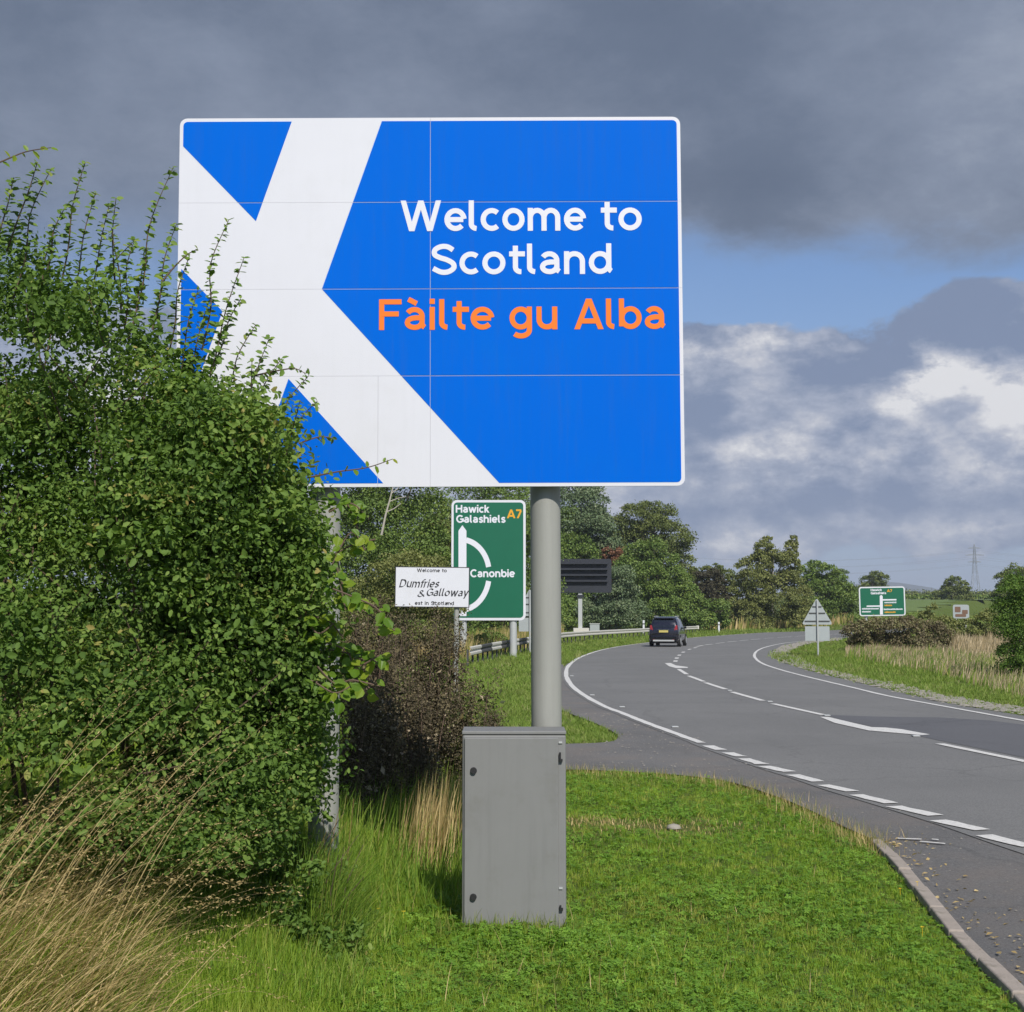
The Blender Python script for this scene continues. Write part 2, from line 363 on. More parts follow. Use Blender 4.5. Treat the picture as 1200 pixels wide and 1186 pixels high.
M['vergegrass'] = leafmat('verge_grass', [(0, (0.152, 0.238, 0.037)), (.5, (0.213, 0.308, 0.055)), (.85, (0.273, 0.346, 0.077)), (1, (0.364, 0.346, 0.154))], .3, .6, inst=True,
                     patch=(.16, .5, .4, (.14, .16, .04)), spec=.2)
M['flower'] = pbr('yellow_petal', (.75, .5, .02), .6)
def groundmat():
    m, t, o = mat('turf_soil'); p = t.node('ShaderNodeBsdfPrincipled'); g = t.node('ShaderNodeNewGeometry').outputs['Position']
    c = t.mix(t.noise(g, 3, 8, .7), (.08, .12, .022), (.14, .18, .04))
    c = t.mix(t.ss(t.noise(g, .25, 4, .6), .5, .7, 0, .5), c, (.11, .11, .035))
    t.put(p.inputs['Base Color'], c); p.inputs['Roughness'].default_value = .95; p.inputs['Specular IOR Level'].default_value = .1
    b = t.node('ShaderNodeBump'); b.inputs['Strength'].default_value = .8; b.inputs['Distance'].default_value = .05
    t.l.new(t.noise(g, 12, 8, .75), b.inputs['Height']); t.l.new(b.outputs[0], p.inputs['Normal'])
    t.l.new(p.outputs[0], o.inputs[0]); return m
M['ground'] = groundmat()
def fieldmat():
    m, t, o = mat('pasture'); p = t.node('ShaderNodeBsdfPrincipled'); g = t.node('ShaderNodeNewGeometry').outputs['Position']
    c = t.mix(t.noise(t.v('MULTIPLY', g, (1, .3, 1)), .12, 8, .65), (.12, .18, .055), (.18, .235, .085))
    t.put(p.inputs['Base Color'], c); p.inputs['Roughness'].default_value = .95; p.inputs['Specular IOR Level'].default_value = .1
    b = t.node('ShaderNodeBump'); b.inputs['Strength'].default_value = .6; b.inputs['Distance'].default_value = .2
    t.l.new(t.noise(g, 2.5, 8, .75), b.inputs['Height']); t.l.new(b.outputs[0], p.inputs['Normal'])
    t.l.new(p.outputs[0], o.inputs[0]); return m
M['field'] = fieldmat()

# ------------------------------------------------------------------ road layout (traced, then laid out in metres)
gp = lambda L: [ground(*p) for p in L]
left_px = [(1010, 737.6), (985, 738.3), (940, 740.1), (893, 741.6), (804.5, 748), (759, 753.3), (728.5, 757.3), (703, 762.4), (681, 770), (668, 778.5), (663.5, 787.7),
           (666, 797.8), (676, 809), (703, 825.6), (728.5, 835.7), (754, 846), (792, 860), (822, 871)]
dash_px = [(822, 871), (838, 877), (861, 885), (881, 892), (910, 901.6), (944, 912), (981, 924.5), (1023.5, 937), (1069, 950.6), (1124, 967.6), (1175, 985), (1230, 1003)]
cen_px = [(985, 742.3), (940, 745), (918, 746.6), (900.6, 747.8), (885, 749), (871, 750.3), (857.6, 752), (844, 754), (830, 756), (819.6, 758), (810, 760.5), (803, 763), (798.6, 766),
          (794.5, 769.5), (792, 773.5), (791.5, 778), (795, 784), (806, 791.5), (826, 800), (856, 811), (905, 825), (967, 839), (1030, 853), (1101, 871), (1200, 890.7), (1300, 912)]
right_px = [(1010, 745.3), (984.7, 747.6), (943, 751.3), (918, 754), (897, 758.6), (886.5, 763.6), (884.5, 770), (893, 777.5), (913, 784.5), (932, 789.8), (963, 797.5), (1001, 806.4), (1039, 815.5),
            (1095, 826), (1153, 836.5), (1200, 845), (1300, 863)]
left = catmull(gp(left_px), 6); cen = catmull(gp(cen_px), 6); right = catmull(gp(right_px), 6); dline = catmull(gp(dash_px), 6)
def extend(c, at_start, length, turn=0.):
    c = np.array(c); a, b = (c[1], c[0]) if at_start else (c[-2], c[-1]); d = (b - a) / np.linalg.norm(b - a); out = []; p = b
    for i in range(12):
        an = turn * (i + 1) / 12; dd = np.array([d[0] * math.cos(an) - d[1] * math.sin(an), d[0] * math.sin(an) + d[1] * math.cos(an)])
        p = p + dd * length / 12; out.append(p)
    return np.vstack([np.array(out[::-1]), c]) if at_start else np.vstack([c, np.array(out)])
left = extend(left, True, 220, 0); cen = extend(cen, True, 220, 0); right = extend(right, True, 220, 0)
dline = extend(dline, False, 22, .0); cen = extend(cen, False, 25, 0); right = extend(right, False, 25, 0)
def offset(c, d):
    t = np.gradient(c, axis=0); t /= np.linalg.norm(t, axis=1)[:, None] + 1e-9
    return c + np.stack([-t[:, 1], t[:, 0]], 1) * d
# curve order runs from far to near: the left normal points to the outside of the bend for the left line when negative
def side(c, d, ref):
    """offset away from the reference point by |d|"""
    a, b = offset(c, d), offset(c, -d); return a if np.abs(a - ref).sum() > np.abs(b - ref).sum() else b
mid = np.array(ground(850, 790))
leftfull = np.vstack([left, dline[1:]])
redge = np.vstack([extend(catmull(gp([(983.5, 749.3), (943, 753.6), (925, 758), (910, 762), (904.5, 767), (914, 774.5), (950.6, 786.2), (1001, 798.6), (1041.7, 808), (1090, 819.5), (1127, 826.5), (1200, 838.5), (1300, 855)]), 5), True, 220, 0)])
redge = extend(redge, False, 25, 0)
ledge_main = np.vstack([side(left, .12, mid)[:-1], side(dline, .14, mid)])
road_poly = np.vstack([ledge_main, redge[::-1]])
side_px = [(792, 858), (740, 838), (700, 822), (668, 800), (660, 787), (660, 779), (650, 776), (633, 790), (630, 808), (642, 824), (664, 834), (700, 848), (720, 858), (724, 864), (712, 869), (664, 871), (600, 872), (560, 874),
           (552, 900), (664, 901), (700, 902), (760, 905), (810, 909), (862, 917), (930, 940), (990, 968), (1026, 984)]
kerb_px = [(1026, 984), (1040, 996), (1062, 1018), (1090, 1052), (1120, 1086), (1150, 1118), (1180, 1148), (1205, 1170), (1260, 1230), (1330, 1310)]
kerb = catmull(gp(kerb_px), 6)
kerb = extend(kerb, False, 3.5, 0)
layby_poly = np.vstack([catmull(gp(side_px), 3), kerb, dline[::-1][:-1]])
layby_poly = np.vstack([layby_poly, [ground(830, 866)]])

def sheet(name, poly, z, m, parent=None, kind='structure'):
    """flat sheet that follows the road plane, finely triangulated along its outline"""
    tri = tessellate_polygon([[Vector((p[0], p[1], 0)) for p in poly]])
    V = [(p[0], p[1], float(B(p[1])) + z) for p in poly]
    me = bpy.data.meshes.new(name); me.from_pydata(V, [], [tuple(t) for t in tri]); me.update()
    if me.polygons and sum(p.normal.z for p in me.polygons) < 0: me.flip_normals()
    o = link(name, me, m, parent); 
    if kind and not parent: tag(o, kind=kind)
    return o
def ribbon(name, c, wd, z, m, parent=None, jag=0., seed=0):
    r = R(seed); c = np.asarray(c); t = np.gradient(c, axis=0); t /= np.linalg.norm(t, axis=1)[:, None] + 1e-9
    nrm = np.stack([-t[:, 1], t[:, 0]], 1); n = len(c)
    wa = wd / 2 + r.randn(n) * jag; wb = wd / 2 + r.randn(n) * jag
    a = c + nrm * wa[:, None]; b = c - nrm * wb[:, None]
    V = np.zeros((2 * n, 3)); V[0::2, :2] = a; V[1::2, :2] = b; V[:, 2] = B(V[:, 1]) + z
    Fc = [(2 * i, 2 * i + 1, 2 * i + 3, 2 * i + 2) for i in range(n - 1)]
    o = link(name, mesh_np(name, V, Fc), m, parent); return o
def resample(c, step):
    c = np.asarray(c); s = np.r_[0, np.cumsum(np.linalg.norm(np.diff(c, axis=0), axis=1))]; q = np.arange(0, s[-1], step)
    return np.stack([np.interp(q, s, c[:, 0]), np.interp(q, s, c[:, 1])], 1), s
def cut(c, s0, s1, n=5):
    s = np.r_[0, np.cumsum(np.linalg.norm(np.diff(c, axis=0), axis=1))]; q = np.linspace(s0, s1, n)
    return np.stack([np.interp(q, s, c[:, 0]), np.interp(q, s, c[:, 1])], 1)
def s_at(c, p):
    s = np.r_[0, np.cumsum(np.linalg.norm(np.diff(c, axis=0), axis=1))]; return s[np.argmin(np.hypot(*(c - np.array(p)).T))]

# terrain height
allroad = np.vstack([leftfull[::4]])
def H(x, y):
    x = np.asarray(x, float); y = np.asarray(y, float)
    z = B(y) - .03
    # bank under the hedge on the left
    bank = .36 * sstep(-x, .7, 2.1) * sstep(-y, -26, -14) * sstep(y, 1.5, 5)
    z = z + bank
    near = sstep(y, 30, 6); 
    d = np.minimum(dist_poly(x, y, ROADP, True), dist_poly(x, y, LAYP, True))
    ins = inpoly(x, y, ROADP) | inpoly(x, y, LAYP); d = np.where(ins, 0, d)
    away = sstep(d, .15, 2.5)
    z = z + away * (.035 * np.sin(x * 1.7 + 1) * np.sin(y * 1.3) + .02 * np.sin(x * 4.1 + y * 2.7))
    # pasture rising on the right, higher ground beyond
    z = z + away * sstep(x - y * .16, 4, 22) * sstep(y, 118, 300) * 4.6
    z = z + away * sstep(y, 350, 1400) * 11.
    z = z + away * sstep(-x + y * .06, 5, 30) * sstep(y, 60, 130) * 1.6
    z = np.where(ins, z - .02, z)
    return z
ROADP = road_poly[::3]; LAYP = layby_poly[::2]
xs = np.unique(np.r_[-np.geomspace(12, 5000, 42)[::-1], np.linspace(-12, 16, 85), np.geomspace(16.5, 6500, 60)])
ys = np.unique(np.r_[np.linspace(-30, 2, 12), np.linspace(2, 40, 96), np.geomspace(40.5, 7000, 120)])
gx, gy = np.meshgrid(xs, ys); gz = H(gx.ravel(), gy.ravel())
V = np.stack([gx.ravel(), gy.ravel(), gz], 1); nx, ny = len(xs), len(ys)
ii, jj = np.meshgrid(np.arange(nx - 1), np.arange(ny - 1)); q = (jj * nx + ii).ravel()
terr = link('ground', mesh_np('ground', V, np.stack([q, q + 1, q + nx + 1, q + nx], 1), smooth=True), M['ground']); tag(terr, kind='structure')
# pasture sheet on top of the ground
fx = np.unique(np.r_[np.linspace(18, 420, 90)]); fy = np.linspace(122, 420, 70); gx, gy = np.meshgrid(fx, fy)
gxs = gx + (gy - 122) * .12
keep_z = H(gxs.ravel(), gy.ravel()) + .06
nx, ny = len(fx), len(fy); ii, jj = np.meshgrid(np.arange(nx - 1), np.arange(ny - 1)); q = (jj * nx + ii).ravel()
fieldF = np.stack([q, q + 1, q + nx + 1, q + nx], 1)
cx_ = gxs.ravel()[fieldF].mean(1); cy_ = gy.ravel()[fieldF].mean(1)
okf = ~(inpoly(cx_, cy_, ROADP)) & (dist_poly(cx_, cy_, ROADP) > 7)
fo = link('field', mesh_np('field', np.stack([gxs.ravel(), gy.ravel(), keep_z], 1), fieldF[okf], smooth=True), M['field']); tag(fo, kind='structure')

lay = sheet('lay_by', layby_poly, -.006, M['layby'])
road = sheet('road', road_poly, .0, M['road'])
pp = np.vstack([gp([(968, 838), (1030, 840), (1100, 841), (1160, 844.5), (1300, 862)]), gp([(1300, 909), (1200, 888), (1101, 868), (1040, 855), (990, 845)])])
sheet('resurfaced_patch', pp, .004, M['patch'], road)
PZ = .008
ribbon('edge_line', left, .12, PZ, M['paint'], road, .006, 1)
ribbon('edge_line', right, .11, PZ, M['paint'], road, .004, 2)
# broken line across the mouth of the lay-by: traced dash by dash
for i, (a, b) in enumerate([((829, 874.3), (845, 879.3)), ((852, 882.5), (869, 887)), ((871, 889.5), (894, 896)), ((896, 898.5), (925, 905)), ((928, 908.5), (960, 916.5)), ((964, 920.5), (999, 928)), ((1003, 932), (1045, 942)),
                            ((1048, 945.5), (1096, 956.5)), ((1099, 962), (1151, 973.5)), ((1153, 979.5), (1207, 993)), ((1213, 999), (1265, 1014))]):
    c = np.array([ground(*a), ground(*b)]); c = np.array([c[0] * (1 - t) + c[1] * t for t in (0, .25, .5, .75, 1)])
    ribbon('dash', c, .155, PZ, M['paint'], road, .008, 10 + i)
# centre line
cdash = [((1101, 872), (1205, 893.5)), ((905.6, 825), (965, 838.2)), ((857.6, 811.2), (894, 821.5)), ((826.5, 800.2), (850.5, 808)), ((806.8, 792.2), (825, 799)), ((795, 784.3), (805, 790.5)),
         ((789, 775.2), (794, 775.2)), ((790.5, 771.5), (796, 771.6)), ((793.5, 768.2), (799, 767.6)), ((797, 765), (802, 763.8)), ((801, 761.8), (806.5, 760.6)), ((808, 759.8), (813.5, 758.8)),
         ((816, 757.8), (824, 756.4)), ((826, 755.9), (835, 754.9)), ((838.5, 754.2), (849, 753.2)), ((852.5, 752.5), (863, 751.5)), ((866.5, 750.9), (877, 750)), ((880, 749.6), (891, 748.8)), ((895, 748.3), (907, 747.6)),
         ((911, 747.2), (928, 746.2)), ((932, 745.8), (952, 744.8)), ((956, 744.3), (985, 743))]
for i, (a, b) in enumerate(cdash):
    ga, gb = ground(*a), ground(*b); s0, s1 = s_at(cen, ga), s_at(cen, gb)
    if 6 <= i <= 11:
        c = cut(cen, (s0 + s1) / 2 - .75, (s0 + s1) / 2 + .75, 4)
    else:
        c = np.array([np.array(ga) * (1 - t) + np.array(gb) * t for t in (0, .25, .5, .75, 1)])
    ribbon('dash', c, .15 if i > 5 else .13, PZ, M['paint'], road, .003, 40 + i)
dd = extend(cen[-6:], False, 20, 0)
for k in range(2): ribbon('dash', cut(dd, 4 + 9 * k, 10 + 9 * k), .12, PZ, M['paint'], road, .003, 90 + k)
def paintpoly(name, px, z=PZ):
    return sheet(name, np.array(gp(px)), z, M['paint'], road)
paintpoly('deflection_arrow', [(961, 840.6), (971, 840.8), (1021, 852.6), (1038, 853.2), (1056, 855), (1090, 861.3), (1080, 862), (1018, 856.6), (978, 847.6)])
paintpoly('deflection_arrow', [(779, 777.4), (786, 777.2), (792, 780), (806, 781.9), (806, 783), (792, 783.2), (784, 781)])
def stud(X, Y, s=1.):
    x, y = ground(X, Y); mb = MB(); mb.box(-.05 * s, .05 * s, -.06 * s, .06 * s, 0, .016); o = mb.build('road_stud', M['galv'], road, bevel=.006); o.location = (x, y, float(B(y)) + .004)
for p in [(855, 809.6), (902, 822.6), (969, 839), (1073, 863.2), (694, 815), (729, 829), (791, 852.5), (670, 792.5)]: stud(*p)
# worn scrape of old paint beside the kerb
for i, (a, b) in enumerate([((1052, 983.5), (1080, 984.5)), ((1078, 987), (1108, 989.5)), ((1092, 984.6), (1100, 984.9))]):
    ribbon('paint_scrape', np.array([ground(*a), ground(*b)]), .04, PZ, M['paint'], road, .006, 70 + i)

# kerb of separate concrete lengths
kr = empty('kerb'); tag(kr, kind='structure')
kc, _ = resample(kerb, .61)
kc = kc + np.random.RandomState(3).randn(*kc.shape) * .006
for i in range(len(kc) - 1):
    a, b = kc[i], kc[i + 1]; d = (b - a); L = np.linalg.norm(d); mb = MB(); mb.box(.006, L - .012, -.052, .034, -.12, .008 + .006 * math.sin(i * 2.3))
    o = mb.build('kerb_stone', M['concrete'], kr, bevel=.012); o.location = (a[0], a[1], float(B(a[1]))); o.rotation_euler = (random.uniform(-.02, .02), 0, math.atan2(d[1], d[0]))

# ------------------------------------------------------------------ foliage builders
LEAF_T = np.array([[0, 0, 0], [.5, .26, .07], [1, 0, -.06], [.5, -.26, .07]], float)
LEAF_F = np.array([[0, 1, 2], [0, 2, 3]])
LEAF6_T = np.array([[0, 0, 0], [.3, .27, .05], [.72, .24, .03], [1, 0, -.1], [.72, -.24, .03], [.3, -.27, .05]], float)
LEAF6_F = np.array([[0, 1, 2], [0, 2, 3], [0, 3, 4], [0, 4, 5]])
CARD_T = np.array([[-.5, -.32, 0], [.1, -.5, .12], [.5, .1, -.05], [-.1, .5, .1]], float); CARD_F = np.array([[0, 1, 2], [0, 2, 3]])
def norml(a): return a / (np.linalg.norm(a, axis=-1, keepdims=True) + 1e-9)
def leaves(P, N, S, r, T=LEAF_T, Fc=LEAF_F, along=None, rnd=None):
    n = len(P); N = norml(N); t = r.randn(n, 3) if along is None else along
    t = norml(t - (t * N).sum(1, keepdims=True) * N); b = np.cross(N, t); S = np.broadcast_to(S, (n,))
    V = P[:, None] + S[:, None, None] * (T[None, :, 0, None] * t[:, None] + T[None, :, 1, None] * b[:, None] + T[None, :, 2, None] * N[:, None])
    k = len(T); Fa = (np.arange(n) * k)[:, None, None] + Fc[None]
    rn = r.rand(n) if rnd is None else rnd
    return V.reshape(-1, 3), Fa.reshape(-1, 3), np.repeat(rn, k)
def join(L):
    V, Fc, A = [], [], []; b = 0
    for v, f, a in L: V.append(v); Fc.append(f + b); A.append(a); b += len(v)
    return np.vstack(V), np.vstack(Fc), np.concatenate(A)
def lobe_pts(c, rr, n, r, shell=.55):
    d = norml(r.randn(n, 3)); d[:, 2] = np.where(d[:, 2] < -.55, -d[:, 2] * .7, d[:, 2]); q = (shell + (1 - shell) * r.rand(n)) * (1 + .16 * r.randn(n))
    return np.asarray(c) + d * np.asarray(rr) * q[:, None], d
def blades(x, y, z, h, az_, lean, wd, r, segs=4, curve=1.6, rnd=None):
    """ribbons that rise and bend over towards azimuth az_"""
    n = len(x); k = segs + 1; t = np.linspace(0, 1, k)[None]; h = np.broadcast_to(h, (n,))[:, None]; lean = np.broadcast_to(lean, (n,))[:, None]
    an = lean * (.35 + .65 * t ** curve) ; ds = h / segs
    dx_ = np.cumsum(np.sin(an) * ds, 1); dz_ = np.cumsum(np.cos(an) * ds, 1)
    dx_ = np.hstack([np.zeros((n, 1)), dx_[:, :-1]]); dz_ = np.hstack([np.zeros((n, 1)), dz_[:, :-1]])
    ca, sa = np.cos(az_)[:, None], np.sin(az_)[:, None]
    cx = x[:, None] + dx_ * ca; cy = y[:, None] + dx_ * sa; cz_ = z[:, None] + dz_
    ww = np.broadcast_to(wd, (n,))[:, None] * (1 - t ** 2.2 * .92) / 2; fa = az_ + 1.57 + r.randn(n) * .5
    wx, wy = np.cos(fa)[:, None] * ww, np.sin(fa)[:, None] * ww
    V = np.stack([np.stack([cx - wx, cy - wy, cz_], -1), np.stack([cx + wx, cy + wy, cz_], -1)], 2).reshape(n, 2 * k, 3)
    i = np.arange(segs); Fb = np.concatenate([np.stack([2 * i, 2 * i + 1, 2 * i + 3], 1), np.stack([2 * i, 2 * i + 3, 2 * i + 2], 1)])
    Fa = (np.arange(n) * 2 * k)[:, None, None] + Fb[None]; rn = r.rand(n) if rnd is None else rnd
    return V.reshape(-1, 3), Fa.reshape(-1, 3), np.repeat(rn, 2 * k), (cx, cy, cz_)

# ------------------------------------------------------------------ lettering drawn with strokes
def A_(cx, cy, rx, ry, a0, a1, n=14):
    return [(cx + rx * math.cos(rad(a0 + (a1 - a0) * i / n)), cy + ry * math.sin(rad(a0 + (a1 - a0) * i / n))) for i in range(n + 1)]
def S_(P, n=6): return [tuple(p) for p in catmull(P, n)]
def bar(x0, y0, x1, y1, w=None): return ('bar', x0, y0, x1, y1)   # slanted stroke cut level at both ends
T = 'line'; C = 1.34
def L_(*p): return list(p)
GL = {   # glyph: (advance, [strokes])
 'o': (.96, [A_(.44, .5, .33, .39, 0, 360, 26)]), 'O': (1.25, [A_(.58, .67, .47, .56, 0, 360, 28)]),
 'e': (.92, [L_((.15, .50), (.74, .50)), A_(.44, .5, .33, .39, 4, 318, 22)]),
 'c': (.84, [A_(.44, .5, .33, .39, 48, 312, 20)]), 'l': (.48, [L_((.13, C), (.13, .34)) + A_(.34, .31, .21, .20, 180, 268, 7)]),
 't': (.66, [L_((.27, 1.25), (.27, .34)) + A_(.47, .31, .20, .20, 180, 275, 7), L_((.04, .89), (.62, .89))]),
 'i': (.34, [L_((.13, 1), (.13, 0)), L_((.13, C + .02), (.13, 1.13))]), 'j': (.34, [L_((.13, 1), (.13, -.2))]),
 'm': (1.42, [L_((.13, 1), (.13, 0)), A_(.395, .57, .265, .32, 172, 0, 10) + [(.66, 0)], A_(.925, .57, .265, .32, 172, 0, 10) + [(1.19, 0)]]),
 'n': (.93, [L_((.13, 1), (.13, 0)), A_(.42, .56, .29, .33, 172, 0, 12) + [(.71, 0)]]),
 'h': (.93, [L_((.13, C), (.13, 0)), A_(.42, .56, .29, .33, 172, 0, 12) + [(.71, 0)]]),
 'r': (.62, [L_((.13, 1), (.13, 0)), A_(.42, .53, .29, .36, 172, 78, 8)]),
 'u': (.93, [L_((.13, 1), (.13, .46)) + A_(.42, .44, .29, .33, 180, 352, 12), L_((.71, 1), (.71, 0))]),
 'a': (.88, [A_(.38, .60, .27, .29, 150, 0, 12) + [(.65, .30)] + A_(.83, .28, .18, .19, 180, 240, 4), [(.65, .53), (.40, .53)] + A_(.38, .315, .255, .205, 90, 270, 12) + A_(.40, .40, .26, .29, 270, 338, 6)]),
 'd': (.98, [A_(.43, .5, .32, .39, 0, 360, 26), L_((.75, C), (.75, .30)) + A_(.93, .29, .18, .19, 180, 240, 4)]),
 'b': (.96, [A_(.46, .5, .32, .39, 0, 360, 26), L_((.13, C), (.13, .12))]), 'q': (.96, [A_(.43, .5, .32, .39, 0, 360, 26), L_((.76, 1), (.76, -.36))]),
 'p': (.96, [A_(.46, .5, .32, .39, 0, 360, 26), L_((.14, 1), (.14, -.36))]),
 'g': (.98, [A_(.43, .5, .32, .39, 0, 360, 26), L_((.75, 1), (.75, .0)) + A_(.44, -.02, .31, .26, 0, -140, 12)]),
 's': (.74, [S_([(.60, .78), (.38, .90), (.16, .76), (.22, .58), (.48, .46), (.58, .27), (.36, .10), (.10, .22)])]),
 'k': (.82, [L_((.13, C), (.13, 0)), bar(.12, .32, .62, 1), bar(.30, .56, .66, 0)]),
 'f': (.58, [L_((.24, 0), (.24, 1.02)) + A_(.50, 1.06, .26, .24, 180, 60, 8), L_((.02, .89), (.54, .89))]),
 'v': (.8, [bar(.10, 1, .40, 0), bar(.70, 1, .40, 0)]), 'y': (.82, [bar(.10, 1, .42, 0), bar(.72, 1, .28, -.36)]),
 'w': (1.3, [bar(.10, 1, .36, 0), bar(.62, .96, .36, 0), bar(.62, .96, .88, 0), bar(1.14, 1, .88, 0)]),
 'W': (1.72, [bar(.14, C, .47, 0), bar(.82, C, .47, 0), bar(.82, C, 1.17, 0), bar(1.50, C, 1.17, 0)]),
 'S': (1.08, [S_([(.86, 1.07), (.66, 1.21), (.42, 1.22), (.20, 1.08), (.19, .87), (.38, .74), (.64, .64), (.86, .48), (.88, .28), (.68, .12), (.42, .11), (.13, .27)])]),
 'F': (.92, [L_((.13, C), (.13, 0)), L_((.13, C - .11), (.84, C - .11)), L_((.13, .70), (.74, .70))]),
 'A': (1.16, [bar(.12, 0, .56, C), bar(1.0, 0, .56, C), L_((.26, .36), (.86, .36))]),
 'H': (1.14, [L_((.13, C), (.13, 0)), L_((.92, C), (.92, 0)), L_((.13, .70), (.92, .70))]),
 'G': (1.20, [A_(.60, .67, .47, .56, 42, 335, 24), L_((.62, .62), (1.07, .62), (1.07, .16))]), 'C': (1.14, [A_(.60, .67, .47, .56, 46, 314, 24)]),
 'D': (1.2, [L_((.13, C), (.13, 0)), [(.13, C - .11), (.5, C - .11)] + A_(.5, .67, .48, .56, 90, -90, 16) + [(.13, .11)]]),
 '7': (.84, [L_((.04, C - .11), (.72, C - .11)), bar(.68, C - .2, .26, 0)]), '.': (.34, [L_((.16, .22), (.16, 0))]),
 '&': (1.15, [S_([(1.0, .1), (.62, .55), (.3, .95), (.36, 1.2), (.58, 1.22), (.66, 1.0), (.3, .62), (.12, .34), (.3, .1), (.62, .12), (.95, .55)])]),
 ' ': (.55, [])}
GL['\u00e0'] = (GL['a'][0], GL['a'][1] + [L_((.16, 1.34), (.46, 1.15))])
def strokes_mesh(st, wd, ox, sx, sh=0., wide=1., nib=None):
    """strokes -> list of (verts2d, faces); wide stretches the letter sideways but not its stroke"""
    out = []; h = wd / 2
    for s in st:
        s = ('bar', s[1] * wide, s[2], s[3] * wide, s[4]) if (s and s[0] == 'bar') else [(x * wide, y) for x, y in s]
        if s and s[0] == 'bar':
            _, x0, y0, x1, y1 = s; L = math.hypot(x1 - x0, y1 - y0); hw = h * L / max(.2, abs(y1 - y0))
            V = [(x0 - hw, y0), (x0 + hw, y0), (x1 + hw, y1), (x1 - hw, y1)]; Fc = [(0, 1, 2, 3)]
        else:
            P = np.array(s, float); closed = np.hypot(*(P[0] - P[-1])) < 1e-6; P = P[:-1] if closed else P; n = len(P); V = []
            for i in range(n):
                a = P[(i - 1) % n] if (closed or i > 0) else P[i]; b = P[(i + 1) % n] if (closed or i < n - 1) else P[i]
                d0 = P[i] - a; d1 = b - P[i]; d0 = d0 / (np.hypot(*d0) + 1e-9); d1 = d1 / (np.hypot(*d1) + 1e-9)
                m_ = d0 + d1; m_ = m_ / (np.hypot(*m_) + 1e-9); nn = np.array([-m_[1], m_[0]])
                cs = max(.6, abs(m_ @ (d1 if np.hypot(*d1) > .5 else d0))); 
                if nib is not None:              # broad pen held at a fixed slant
                    nb = np.array([math.cos(nib), math.sin(nib)]) * h; nb = nb if nb @ nn >= 0 else -nb; V += [tuple(P[i] + nb + nn * h * .22), tuple(P[i] - nb - nn * h * .22)]; continue
                V += [tuple(P[i] + nn * h / cs), tuple(P[i] - nn * h / cs)]
            k = n if closed else n - 1; Fc = [(2 * i, 2 * i + 1, (2 * i + 3) % (2 * n), (2 * i + 2) % (2 * n)) for i in range(k)]
        out.append(([((x + sh * y) * sx + ox, y) for x, y in V], Fc))
    return out
def lettering(text, x0, x1, zb, xh, yface, m, parent, wd=.225, sh=0., single=True, name='lettering', step=.00025, nib=None):
    """fits a word between x0 and x1 (metres) on a plane y = yface, facing the camera"""
    adv = 0; items = []
    for ch in text: items.append((ch, adv)); adv += GL[ch][0]
    lo = items[0][1]; tot = adv - .10
    sc = (x1 - x0) / tot; allmb = MB()
    for ch, o in items:
        if ch == ' ': continue
        mb = MB() if not single else allmb
        for i, (V2, Fc) in enumerate(strokes_mesh(GL[ch][1], wd, 0, 1., sh, sc / xh, nib)):
            V3 = [(x0 + o * sc + x * xh, yface - (i + 1) * step, zb + y * xh) for x, y in V2]
            mb.add(V3, Fc)
        if not single: mb.build('letter', m, parent)
    return tag(allmb.build(name, m, parent), kind='stuff') if single else None
def word(text, X0, X1, Yb, xpx, depth, yface, m, parent, **kw):
    """place a word by where its ends stand on a board at a given distance"""
    a, b = at(X0, Yb, depth), at(X1, Yb, depth); t = at(X0, Yb - xpx, depth)
    return lettering(text, a.x - parent.location.x, b.x - parent.location.x, a.z - parent.location.z, t.z - a.z, yface, m, parent, **kw)

# ------------------------------------------------------------------ the large welcome sign
YS = 7.95
ctr = at(641, 1075, 8.1); gzr = float(H([ctr.x], [8.1])[0])
sign = empty('welcome_sign', (0, YS, 0)); tag(sign, 'large blue and white road sign with Welcome to Scotland lettering on two grey poles', 'road sign')
def sp_(X, Y): v = at(X, Y, YS); return (v.x, v.z)
tl, br = sp_(213, 137.5), sp_(805, 570); x0, x1 = sp_(210.5, 350)[0], sp_(802.5, 350)[0]; z1, z0 = tl[1], br[1]
outline = rrect(x0, x1, z0, z1, .045)
inner = rrect(x0 + .021, x1 - .021, z0 + .021, z1 - .021, .03)
zr = [z1 + .01] + [sp_(500, v)[1] for v in (236.5, 338, 440)] + [z0 - .01]
xm, xm2 = sp_(507, 350)[0], sp_(445, 500)[0]
lx_ = lambda Y, a, b, ya, yb: a + (b - a) * (Y - ya) / (yb - ya)
blues = [[sp_(214, 136), sp_(347.4, 136), sp_(303, 258), sp_(206, 157.5)],
         [sp_(206, 304), sp_(263.5, 363.5), sp_(200, 541)],
         [sp_(340.5, 443), sp_(462, 578), sp_(291.5, 578)],
         [sp_(453, 136), sp_(812, 136), sp_(812, 578), sp_(598, 578), sp_(380, 338)]]
